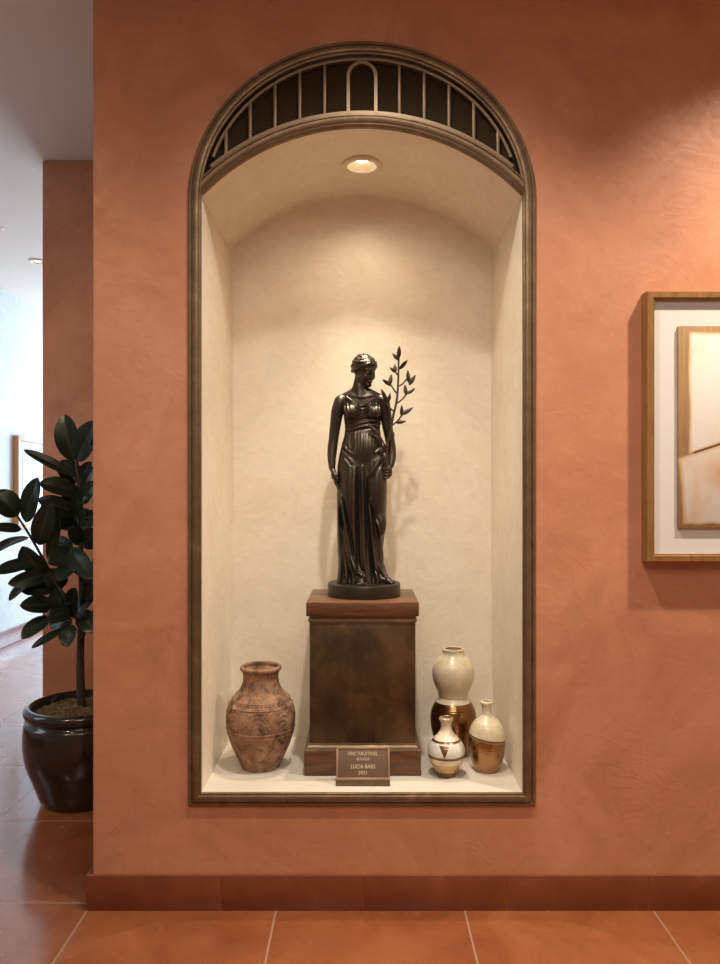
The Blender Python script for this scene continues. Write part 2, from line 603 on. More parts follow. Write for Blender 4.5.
bmesh.ops.recalc_face_normals(bm, faces=bm.faces)
obj('mesh_panel', bm, M['mesh'], grille, False)
def band(bm, lower, upper, y0, y1, n=70):
    """closed strip between two curves x->(x,z)"""
    prev = None
    for i in range(n + 1):
        s = i / n
        p, q = lower(s), upper(s)
        c = [bm.verts.new((p[0], y0, p[1] - ZS)), bm.verts.new((q[0], y0, q[1] - ZS)), bm.verts.new((q[0], y1, q[1] - ZS)), bm.verts.new((p[0], y1, p[1] - ZS))]
        if prev:
            for a, b in ((0, 1), (1, 2), (2, 3), (3, 0)): bm.faces.new((prev[a], prev[b], c[b], c[a]))
        else:
            bm.faces.new(c)
        prev = c
    bm.faces.new(list(reversed(prev)))
    bmesh.ops.recalc_face_normals(bm, faces=bm.faces)
W_ = 0.009
xt = tip(0.0, 0.0) * 0.972
def ell(s, ins):
    t = math.acos(max(-1, min(1, xt / EA)))
    a = t + (PI - 2 * t) * s
    return ((EA - ins) * math.cos(a), OZ + (EB - ins) * math.sin(a))
def arc(s, ins):
    R = RG + ins
    t = math.asin(xt / RG)
    a = t - 2 * t * s
    return (R * math.sin(a), ZC + R * math.cos(a))
bm = bmesh.new()
band(bm, lambda s: ell(s, W_), lambda s: ell(s, 0), 0.004, 0.022)
band(bm, lambda s: arc(s, 0), lambda s: arc(s, W_ + 0.002), 0.004, 0.022)
obj('rim', bm, M['bar'], grille, True, 40)
for x in (0.125, 0.208, 0.291, 0.374, 0.455):
    for s in (-1, 1):
        bm = bmesh.new()
        xx = x * s
        box(bm, xx - 0.0052, xx + 0.0052, 0.005, 0.024, bot_z(xx, 0.004) - ZS, top_z(xx, 0.004) - ZS, 0.002, 2)
        obj('bar', bm, M['bar'], grille, True, 40)
bm = bmesh.new()
R0, R1 = 0.0405, 0.0515
zc = top_z(0, W_) - R1 - 0.001
def hoop(s, R):
    L = zc - bot_z(0.046, 0.004)
    tot = 2 * L + PI * R1
    d = s * tot
    if d < L: return (R, zc - L + d)
    if d > tot - L: return (-R, zc - (d - (tot - L)))
    a = (d - L) / (PI * R1) * PI
    return (R * math.cos(a), zc + R * math.sin(a))
band(bm, lambda s: hoop(s, R0), lambda s: hoop(s, R1), 0.003, 0.024, 60)
obj('center_hoop', bm, M['bar'], grille, True, 40)

# ------------------------------------------------------------------ recessed downlights
def emit(name, col, strength):
    k = NT(name)
    k.b.inputs['Emission Color'].default_value = (*col, 1)
    k.b.inputs['Emission Strength'].default_value = strength
    k.set(color=(0.8, 0.8, 0.8))
    return k.m
M['lamp_warm'] = emit('warm_lamp_glass', (1.0, 0.92, 0.78), 12)
M['lamp_cool'] = emit('cool_lamp_glass', (1.0, 0.93, 0.80), 9)
M['white_metal'] = NT('white_lamp_trim').set(color=(0.82, 0.72, 0.58), rough=0.35).m
M['reflector'] = NT('lamp_reflector').set(color=(0.62, 0.48, 0.31), rough=0.4, metal=0.1).m
def downlight(loc, r, lamp, label, group=None, dep=1.0):
    t = thing('recessed_downlight', label, 'downlight', loc, 0, group)
    bm = bmesh.new()
    lathe(bm, [(r, 0.004), (r, -0.003), (r * 0.97, -0.006), (r * 0.80, -0.007), (r * 0.72, -0.004), (r * 0.70, 0.0)], 48, None, False)
    obj('trim_ring', bm, M['white_metal'], t, True, 50)
    bm = bmesh.new()
    lathe(bm, [(r * 0.70, 0.0), (r * 0.66, 0.012 * dep), (r * 0.54, 0.034 * dep), (r * 0.40, 0.052 * dep)], 48, None, False)
    bmesh.ops.reverse_faces(bm, faces=bm.faces)
    obj('reflector', bm, M['reflector'], t)
    bm = bmesh.new()
    lathe(bm, [(r * 0.40, 0.051 * dep), (r * 0.39, 0.047 * dep - 0.001), (r * 0.26, 0.042 * dep - 0.003), (r * 0.01, 0.040 * dep - 0.004)], 32, None, False, True)
    obj('lamp_lens', bm, lamp, t)
    return t
NLY = 0.285
NLZ = ZS + RISE
# the vault has a round cut-out for the lamp
dl = downlight((0, NLY, NLZ - 0.006), 0.074, M['lamp_warm'], 'round recessed downlight glowing in the niche vault', None, 0.55)
vault = bpy.data.objects['wall_niche']
cut_bm = bmesh.new()
lathe(cut_bm, [(0.0535, -0.05), (0.0535, 0.1)], 48, None, True, True)
bmesh.ops.recalc_face_normals(cut_bm, faces=cut_bm.faces)
# (cut by rebuilding the vault faces: boolean evaluated once, then the cutter is removed)
cutter = obj('lamp_cutter', cut_bm, M['cream'])
cutter.location = (0, NLY, NLZ)
md = vault.modifiers.new('cut', 'SOLIDIFY'); md.thickness = 0.012; md.offset = -1
vault_wall_thick = md
bo = vault.modifiers.new('hole', 'BOOLEAN'); bo.object = cutter; bo.operation = 'DIFFERENCE'; bo.solver = 'EXACT'
bpy.context.view_layer.update()
dg = bpy.context.evaluated_depsgraph_get()
new_me = bpy.data.meshes.new_from_object(vault.evaluated_get(dg))
vault.modifiers.clear()
vault.data = new_me
new_me.set_sharp_from_angle(angle=math.radians(40))
bpy.data.objects.remove(cutter, do_unlink=True)
p = P(38, 261, (ROOMH - CAMZ) * F / (HY - 261))
downlight((p.x, p.y, ROOMH - 0.004), 0.062, M['lamp_cool'], 'farther recessed downlight in the corridor ceiling beside the orange pier', None, 0.05)
p = P(-6, 227.5, (ROOMH - CAMZ) * F / (HY - 227.5))
downlight((p.x, p.y, ROOMH - 0.004), 0.062, M['lamp_cool'], 'nearer of the two recessed downlights in the corridor ceiling', None, 0.05)

# ------------------------------------------------------------------ pedestal
PYF = 0.149
PED = thing('statue_pedestal', 'square pedestal of dark bronze and walnut carrying the statue', 'pedestal', (0.002, PYF + 0.18, ZB))
def pbox(name, w, d, z0, z1, mat, bev=0.003, dx=0.0):
    bm = bmesh.new()
    box(bm, -w / 2 + dx, w / 2 + dx, -d / 2, d / 2, z0 - ZB, z1 - ZB, bev, 2)
    return obj(name, bm, mat, PED, True, 35)
def flare(name, prof, mat):
    """prof: list of (half width, half depth, z)"""
    bm = bmesh.new()
    rows = [[bm.verts.new((sx * w, sy * d, z - ZB)) for sx, sy in ((-1, -1), (1, -1), (1, 1), (-1, 1))] for w, d, z in prof]
    for a, b in zip(rows, rows[1:]):
        for k in range(4): bm.faces.new((a[k], a[(k + 1) % 4], b[(k + 1) % 4], b[k]))
    bm.faces.new(list(reversed(rows[0]))); bm.faces.new(rows[-1])
    return obj(name, bm, mat, PED, True, 25)
zt = 1.0
pbox('plinth', 0.413, 0.365, ZB, 0.473, M['wood'])
flare('base_molding', [(0.2065, 0.1825, 0.473), (0.2065, 0.1825, 0.4765), (0.2000, 0.176, 0.479), (0.1985, 0.1745, 0.4835), (0.1945, 0.1705, 0.4855), (0.1905, 0.1665, 0.490), (0.1882, 0.1642, 0.500)], M['trim'])
pbox('body', 0.376, 0.329, 0.486, 0.935, M['panel'], 0.002)
flare('neck_molding', [(0.1885, 0.165, 0.926), (0.192, 0.168, 0.930), (0.1935, 0.17, 0.934), (0.1925, 0.169, 0.939), (0.189, 0.165, 0.941), (0.189, 0.165, 0.9495)], M['trim'])
pbox('top_slab', 0.400, 0.352, 0.9495, zt, M['wood'], 0.004)

# ------------------------------------------------------------------ statue: sculpted fields turned into meshes
def surf_nets(D, lo, h):
    s = D < 0
    nx, ny, nz = D.shape
    c = [(i, j, k) for i in (0, 1) for j in (0, 1) for k in (0, 1)]
    def cs(A, o): return A[o[0]:nx - 1 + o[0], o[1]:ny - 1 + o[1], o[2]:nz - 1 + o[2]]
    anyv = np.zeros((nx - 1, ny - 1, nz - 1), bool); allv = np.ones_like(anyv)
    for o in c:
        a = cs(s, o); anyv |= a; allv &= a
    mask = anyv & ~allv
    idx = np.argwhere(mask)
    vid = -np.ones(mask.shape, np.int64); vid[mask] = np.arange(len(idx))
    acc = np.zeros((len(idx), 3)); cnt = np.zeros(len(idx))
    for a in c:
        for ax in range(3):
            if a[ax] == 1: continue
            b = list(a); b[ax] = 1
            f0 = D[idx[:, 0] + a[0], idx[:, 1] + a[1], idx[:, 2] + a[2]]
            f1 = D[idx[:, 0] + b[0], idx[:, 1] + b[1], idx[:, 2] + b[2]]
            cr = (f0 < 0) != (f1 < 0)
            t = np.where(cr, f0 / np.where(cr, f0 - f1, 1), 0)
            for m in range(3):
                acc[:, m] += np.where(cr, a[m] + (t if m == ax else 0), 0)
            cnt += cr
    V = (idx + acc / cnt[:, None]) * h + np.array(lo)
    faces = []
    for ax in range(3):
        sl0 = [slice(None)] * 3; sl1 = [slice(None)] * 3
        sl0[ax] = slice(0, -1); sl1[ax] = slice(1, None)
        e = s[tuple(sl0)] != s[tuple(sl1)]
        q = np.argwhere(e)
        u, v = (ax + 1) % 3, (ax + 2) % 3
        ok = (q[:, u] > 0) & (q[:, v] > 0) & (q[:, u] < D.shape[u] - 1) & (q[:, v] < D.shape[v] - 1)
        q = q[ok]
        neg = s[q[:, 0], q[:, 1], q[:, 2]]
        def cell(du, dv):
            w = q.copy(); w[:, u] -= du; w[:, v] -= dv
            return vid[w[:, 0], w[:, 1], w[:, 2]]
        quad = np.stack([cell(1, 1), cell(0, 1), cell(0, 0), cell(1, 0)], 1)
        quad[~neg] = quad[~neg][:, ::-1]
        faces.append(quad)
    return V, np.concatenate(faces)

def smin(a, b, k):
    if k <= 0: return np.minimum(a, b)
    h = np.clip(0.5 + 0.5 * (b - a) / k, 0, 1)
    return b + (a - b) * h - k * h * (1 - h)
def smax(a, b, k): return -smin(-a, -b, k)

class Field:
    def __init__(self, lo, hi, h):
        self.lo, self.h = lo, h
        self.ax = [np.arange(lo[i], hi[i] + h, h).astype(np.float32) for i in range(3)]
        self.D = np.full([len(a) for a in self.ax], 50.0, np.float32)
    def grid(self, sl=(slice(None),) * 3):
        x, y, z = (self.ax[i][sl[i]] for i in range(3))
        return x[:, None, None], y[None, :, None], z[None, None, :]
    def box(self, lo, hi):
        sl = []
        for i in range(3):
            a = max(0, int((lo[i] - self.lo[i]) / self.h)); b = min(len(self.ax[i]), int((hi[i] - self.lo[i]) / self.h) + 2)
            if b <= a: return None
            sl.append(slice(a, b))
        return tuple(sl)
    def apply(self, sl, d, k, sub=False):
        self.D[sl] = smax(self.D[sl], -d, k) if sub else smin(self.D[sl], d, k)
    def cap(self, p, q, r0, r1=None, k=1.0, sub=False):
        r1 = r0 if r1 is None else r1
        m = max(r0, r1) + k * 2 + 2
        sl = self.box([min(p[i], q[i]) - m for i in range(3)], [max(p[i], q[i]) + m for i in range(3)])
        if sl is None: return
        x, y, z = self.grid(sl)
        d = [q[i] - p[i] for i in range(3)]
        L = sum(c * c for c in d) + 1e-9
        t = np.clip(((x - p[0]) * d[0] + (y - p[1]) * d[1] + (z - p[2]) * d[2]) / L, 0, 1)
        dist = np.sqrt((x - p[0] - t * d[0]) ** 2 + (y - p[1] - t * d[1]) ** 2 + (z - p[2] - t * d[2]) ** 2) - (r0 + (r1 - r0) * t)
        self.apply(sl, dist, k, sub)
    def chain(self, pts, rad, k=1.0, sub=False):
        for i in range(len(pts) - 1):
            self.cap(pts[i], pts[i + 1], rad[i], rad[i + 1], k, sub)
    def limb(self, pts, rad, k=0.6):
        q = spline([(*p, 0) for p in pts], 5) if False else spline([Vector((p[0], p[1], p[2], r)) for p, r in zip(pts, rad)], 5)
        self.chain([tuple(v[:3]) for v in q], [v[3] for v in q], k)
    def ell(self, c, R, k=1.0, B=None, sub=False, ret=False):
        if B is not None: R = tuple(q * HS for q in R)
        m = max(R) + k * 2 + 2
        sl = self.box([c[i] - m for i in range(3)], [c[i] + m for i in range(3)])
        x, y, z = self.grid(sl)
        px, py, pz = x - c[0], y - c[1], z - c[2]
        if B is not None:
            px, py, pz = (B[i][0] * px + B[i][1] * py + B[i][2] * pz for i in range(3))
        k0 = np.sqrt((px / R[0]) ** 2 + (py / R[1]) ** 2 + (pz / R[2]) ** 2)
        k1 = np.sqrt((px / R[0] ** 2) ** 2 + (py / R[1] ** 2) ** 2 + (pz / R[2] ** 2) ** 2) + 1e-6
        d = k0 * (k0 - 1) / k1
        if ret: return sl, d
        self.apply(sl, d, k, sub)
    def mesh(self, name, mat, parent, xf):
        V, Fc = surf_nets(self.D, self.lo, self.h)
        V = V * xf
        me = bpy.data.meshes.new(name)
        me.from_pydata(V.tolist(), [], Fc.tolist())
        me.materials.append(mat)
        me.shade_smooth()
        o = bpy.data.objects.new(name, me)
        return link(o, parent)

SX0, SY0 = 362.0, 583.0
def S(x, y, d=0.0): return (x - SX0, d, SY0 - y)      # photo pixel -> statue units (one unit is 1/264 m)
UNIT = 1 / 264.0
BASEH = 0.048
STY = 0.338
ST = thing('bronze_statue', 'dark bronze statue of a draped woman holding a leafy branch', 'statue', (0.0, STY, zt))
bm = bmesh.new()
lathe(bm, [(0.135, 0.0), (0.1375, 0.002), (0.1375, 0.042), (0.1355, 0.0465), (0.132, BASEH)], 96, None, True, True)
o = obj('round_base', bm, M['base_bronze'], ST, True, 40); o.location = (0.0076, 0, 0)

TB = np.array([  # photo row, left edge, right edge, front, back depth
    (392, 349, 373, 4.5, 6.0), (396, 345, 377, 6.0, 7.5), (402, 343, 380, 7.0, 8.5), (412, 343.2, 381, 7.6, 9.0), (422, 344.3, 380.8, 7.8, 8.6), (430, 345.3, 380, 7.8, 8.0),
    (438, 344, 381, 8.6, 8.0), (447, 341.3, 383, 10, 9.5), (457, 339, 385, 11.3, 11.5), (468, 337.2, 386.3, 12, 12.8), (480, 336.8, 386.6, 12, 13), (500, 337, 386, 12, 12.5),
    (524, 337.6, 385.5, 12, 12), (548, 338, 382.4, 12.5, 12), (563, 338.2, 383, 13.5, 13), (575, 337.5, 386.5, 15, 14.5), (584, 336.5, 390, 17, 16)], float)
def torso(Fd, ins=0.0, disp=None):
    x, y, z = Fd.grid()
    row = SY0 - z
    L = np.interp(row, TB[:, 0], TB[:, 1]) - SX0; R = np.interp(row, TB[:, 0], TB[:, 2]) - SX0
    bf = np.interp(row, TB[:, 0], TB[:, 3]); bb = np.interp(row, TB[:, 0], TB[:, 4])
    c = (L + R) / 2; a = (R - L) / 2
    b = np.where(y < 0, bf, bb)
    px = x - c
    rho = (np.abs(px / a) ** 2.25 + np.abs(y / b) ** 2.25) ** (1 / 2.25) + 1e-6
    rad = np.sqrt(px * px + y * y)
    d = rad * (1 - 1 / rho)
    d = np.where(rho < 0.3, -4.0, d)
    d = d + ins
    return d

# head frame
yaw, pit = math.radians(42), math.radians(19)
fv = np.array([math.sin(yaw) * math.cos(pit), -math.cos(yaw) * math.cos(pit), -math.sin(pit)])
uv = np.array([math.sin(yaw) * math.sin(pit), -math.cos(yaw) * math.sin(pit), math.cos(pit)])
rv = np.cross(fv, uv)
rol = math.radians(-5)
rv, uv = rv * math.cos(rol) + uv * math.sin(rol), uv * math.cos(rol) - rv * math.sin(rol)
HB = np.array([rv, fv, uv])
HC = np.array(S(364.6, 369.0, -1.0))
HS = 1.05
def H(r, f, u): return tuple(HC + (rv * r + fv * f + uv * u) * HS)

# ---- figure (skin): head, neck, chest, arms, hands, feet
FG = Field((-42, -32, -3), (40, 26, 234), 0.5)
t = torso(FG, 1.0)
x, y, z = FG.grid()
FG.D = np.maximum(t, np.maximum(138 - z, z - 190) + 0 * x).astype(np.float32)
for sx, bx, by in ((-1, 351.8, 413.5), (1, 373.6, 413.8)):
    FG.ell(S(bx, by, -6.0), (6.3, 6.0, 6.6), 3)
FG.limb([S(360.4, 398, 2.0), S(359.6, 392, 1.8), S(359.2, 386, 1.4), H(-0.6, -3.6, -8), H(-0.4, -3.0, -2)], [7.6, 5.9, 5.3, 5.4, 5.4], 2.0)
FG.cap(S(359, 391, 2.5), S(343, 399.5, 1.5), 5.0, 4.6, 3)
FG.cap(S(363, 391, 2.5), S(380, 399.5, 1.5), 5.0, 4.6, 3)
FG.cap(S(351, 397.0, -3.4), S(360, 399.0, -5.4), 0.9, 0.8, 2.0)
FG.cap(S(373, 397.0, -3.4), S(363.5, 399.0, -5.4), 0.9, 0.8, 2.0)
# arms
FG.limb([S(340.6, 402.0, 0.8), S(337.4, 413, 1.2), S(335.2, 427, 2.0), S(333.5, 440, 2.4), S(332.3, 450, 1.4), S(331.8, 460, -0.6), S(332.3, 470, -2.6)], [6.1, 5.9, 5.1, 4.6, 4.5, 3.8, 2.8], 1.2)
FG.limb([S(383.2, 402.0, 0.8), S(385.2, 413, 1.2), S(387.4, 427, 2.2), S(389.8, 440, 2.6), S(391.3, 450, 0.8), S(391.8, 459, -2.6), S(390.6, 467, -6.2)], [6.1, 5.6, 4.9, 4.4, 4.3, 3.6, 2.7], 1.2)
# resting hand: palm, four curled fingers, thumb
FG.ell(S(334.0, 475.5, -3.2), (2.9, 3.6, 5.6), 1.5)
for k, (yy, ln) in enumerate(((-6.2, 11.0), (-4.2, 12.2), (-2.1, 11.4), (-0.2, 9.4))):
    a = S(334.2 + 0.25 * k, 479, yy + 0.3)
    b = (a[0] + 1.3, a[1] - 0.8, a[2] - ln * 0.42)
    c_ = (b[0] + 2.1, b[1] - 0.4, b[2] - ln * 0.34)
    d_ = (c_[0] + 1.7, c_[1] + 0.3, c_[2] - ln * 0.16)
    FG.chain([a, b, c_, d_], [1.35, 1.2, 1.1, 0.9], 0.45)
FG.chain([S(333.6, 471.5, -5.2), S(335.6, 476, -7.6), S(337.8, 480.5, -8.4)], [1.7, 1.4, 1.0], 0.7)
# hand round the stem
FG.ell(S(389.2, 473, -8.0), (2.9, 3.4, 5.2), 1.5)
for k in range(4):
    yy = 469.2 + 3.0 * k
    FG.chain([S(389.0 - 0.2 * k, yy, -10.2), S(386.6 - 0.35 * k, yy + 0.8, -12.4), S(383.9 - 0.35 * k, yy + 1.3, -11.6), S(383.6 - 0.3 * k, yy + 1.4, -9.0)], [1.5, 1.35, 1.2, 1.0], 0.45)
FG.chain([S(388.2, 469, -7.6), S(385.6, 465.8, -8.6), S(384.2, 463.6, -10.4)], [1.7, 1.35, 1.0], 0.6)
# feet under the hem
FG.chain([S(352, 440, 0), S(352, 510, -3), S(359, 566, -6), S(361, 578, -11)], [6, 6, 4.5, 4], 1)
FG.chain([S(372, 440, 0), S(375, 515, -4), S(378, 566, -4), S(381, 579, -7)], [6, 6, 4.5, 4], 1)
FG.chain([S(361, 579, -12), S(361.5, 580.5, -20), S(362, 581, -24)], [4.2, 3.2, 2.2], 2)
for k in range(5):
    FG.cap(S(358.2 + 1.9 * k, 581.6, -23.6 + 0.5 * abs(k - 1)), S(358.0 + 2.0 * k, 581.9, -26.2 + 0.7 * abs(k - 1)), 1.15, 1.0, 0.3)
FG.chain([S(381, 579, -7), S(388, 580.6, -10.5), S(391, 581.2, -12.2)], [4.0, 3.0, 2.1], 2)
for k in range(5):
    FG.cap(S(390.0 + 0.7 * k - 0.5, 581.6, -14.6 + 1.6 * k), S(391.6 + 0.8 * k - 0.6, 581.9, -15.8 + 1.7 * k), 1.1, 0.95, 0.3)
# head
hd = Field.ell
FG.ell(H(0, -1.0, 1.2), (9.6, 11.6, 10.6), 2.5, HB)
FG.ell(H(0, 4.2, -5.8), (7.3, 7.2, 10.6), 2.5, HB)
FG.ell(H(0, 9.6, -14.4), (2.7, 2.3, 2.2), 2.2, HB)
FG.cap(H(-5.8, 1.5, -9.6), H(-1.8, 8.6, -14.3), 1.9, 1.8, 2.2)
FG.cap(H(5.8, 1.5, -9.6), H(1.8, 8.6, -14.3), 1.9, 1.8, 2.2)
for s in (-1, 1):
    FG.cap(H(1.6 * s, 10.7, 0.0), H(5.4 * s, 8.9, 0.4), 0.8, 0.7, 2.2)
    FG.ell(H(4.3 * s, 8.4, -6.6), (2.5, 2.3, 2.6), 2.2, HB)
    FG.ell(H(3.5 * s, 12.0, -2.6), (2.3, 1.9, 1.5), 1.4, HB, True)
    FG.ell(H(3.5 * s, 9.7, -2.8), (1.8, 1.4, 1.15), 0.6, HB)
    FG.cap(H(2.0 * s, 10.9, -2.0), H(5.0 * s, 9.9, -2.3), 0.4, 0.35, 0.6)
    FG.ell(H(9.0 * s, -0.8, -4.2), (1.2, 2.3, 3.2), 0.8, HB)
    FG.ell(H(9.9 * s, -0.2, -4.0), (0.8, 1.0, 1.7), 0.5, HB, True)
FG.cap(H(0, 10.9, 0.4), H(0, 12.9, -6.2), 0.8, 1.2, 1.6)
FG.cap(H(-1.1, 11.9, -6.8), H(1.1, 11.9, -6.8), 0.85, 0.85, 0.9)
FG.cap(H(-2.2, 10.8, -10.2), H(0, 11.9, -9.9), 0.55, 0.8, 0.8)
FG.cap(H(2.2, 10.8, -10.2), H(0, 11.9, -9.9), 0.55, 0.8, 0.8)
FG.cap(H(-1.6, 11.1, -11.4), H(1.6, 11.1, -11.4), 0.8, 0.8, 0.8)
FG.cap(H(-2.2, 12.0, -10.75), H(2.2, 12.0, -10.75), 0.25, 0.25, 0.3, True)
fig = FG.mesh('figure', M['bronze'], ST, UNIT); fig.location = (0, 0, BASEH)

# ---- hair
HR = Field((-22, -22, 192), (26, 20, 234), 0.4)
sl, d1 = HR.ell(H(0, -1.8, 1.7), (10.9, 12.4, 11.4), 0, HB, ret=True)
x, y, z = HR.grid(sl)
px, py, pz = x - HC[0], y - HC[1], z - HC[2]
lr = rv[0] * px + rv[1] * py + rv[2] * pz; lf = fv[0] * px + fv[1] * py + fv[2] * pz; lu = uv[0] * px + uv[1] * py + uv[2] * pz
# comb lines running from the parting over the crown to the knot
angc = np.arctan2(lu - 1.0, np.abs(lr) + 0.001)
d1 = d1 + 0.28 * np.cos(angc * 15 + 0.35 * lf)
plane = (lf * 0.80 + (-lu) * 0.62) - 3.6        # face side of the hairline is cut away
d1 = smax(d1, plane, 1.0)
HR.apply(sl, d1, 0)
for s in (-1, 1):
    for j in range(4):                                   # waved locks swept from the parting back over the ears
        pts = []
        for i in range(9):
            q = i / 8
            wv = 0.32 * math.sin(q * 7.5 + j * 1.1)
            rr = s * (0.4 + 10.2 * math.sin(q * PI / 2) + 0.2 * j)
            ff = 10.6 - 1.7 * j - (10.4 - 0.6 * j) * q ** 1.5
            uu = 6.4 + 1.35 * j - (8.6 - 0.5 * j) * q ** 1.6 + wv
            pts.append(H(rr * (1.0 - 0.04 * j), ff, uu))
        HR.limb(pts, [1.0, 1.3, 1.45, 1.5, 1.5, 1.45, 1.35, 1.2, 1.0], 0.30)
    HR.limb([H(10.2 * s, 0.4, -1.8), H(9.4 * s, -5, -4.2), H(5.5 * s, -10.2, -5.0), H(1.5 * s, -12.6, -3.6)], [1.4, 1.7, 1.9, 1.8], 0.6)
HR.ell(H(0, -13.2, -1.6), (4.8, 3.8, 4.6), 1.4, HB)
for j in range(6):
    a = j * PI / 3
    HR.cap(H(4.3 * math.cos(a), -14.6, -1.6 + 4.1 * math.sin(a)), H(2.2 * math.cos(a + 1.1), -16.7, -1.6 + 2.1 * math.sin(a + 1.1)), 1.0, 1.1, 0.3)
hair = HR.mesh('hair', M['bronze'], ST, UNIT); hair.location = (0, 0, BASEH)
# band round the hair
bm = bmesh.new()
pts = []
for i in range(65):
    a = 2 * PI * i / 64
    pts.append(Vector(H(11.6 * math.cos(a), -1.8 + 0.4 + 11.2 * math.sin(a) * 0.93, 5.6 + 2.0 * math.sin(a))))
tube(bm, [q * UNIT for q in pts], 0.85 * UNIT, 8, False)
bmesh.ops.remove_doubles(bm, verts=bm.verts, dist=1e-5)
hb = obj('headband', bm, M['bronze'], ST); hb.location = (0, 0, BASEH)

# ---- gown
GW = Field((-32, -32, -1), (34, 24, 194), 0.55)
x, y, z = GW.grid()
x2, z2 = GW.ax[0][:, None], GW.ax[2][None, :]
front = np.zeros((len(GW.ax[0]), len(GW.ax[2])), np.float32)
def fold(pts, amp, w, w_end=None, sharp=1.0):
    """a fold drawn on the front of the gown through photo pixels"""
    global front
    q = [(p[0], p[1]) for p in spline(pts, 6)]
    m = len(q) - 1
    best = np.full(front.shape, 1e3, np.float32); pos = np.zeros(front.shape, np.float32)
    for i in range(m):
        ax_, az_ = q[i][0] - SX0, SY0 - q[i][1]
        bx_, bz_ = q[i + 1][0] - SX0, SY0 - q[i + 1][1]
        dx, dz = bx_ - ax_, bz_ - az_
        tt = np.clip(((x2 - ax_) * dx + (z2 - az_) * dz) / (dx * dx + dz * dz + 1e-9), 0, 1)
        d = np.hypot(x2 - ax_ - tt * dx, z2 - az_ - tt * dz)
        c = d < best
        best = np.where(c, d, best); pos = np.where(c, (i + tt) / m, pos)
    ww = w + ((w if w_end is None else w_end) - w) * pos
    fade = np.clip(np.minimum(pos, 1 - pos) * 6 + 0.35, 0, 1)
    front += (amp * fade * np.exp(-(best / ww) ** 2)).astype(np.float32)
row2 = SY0 - z2
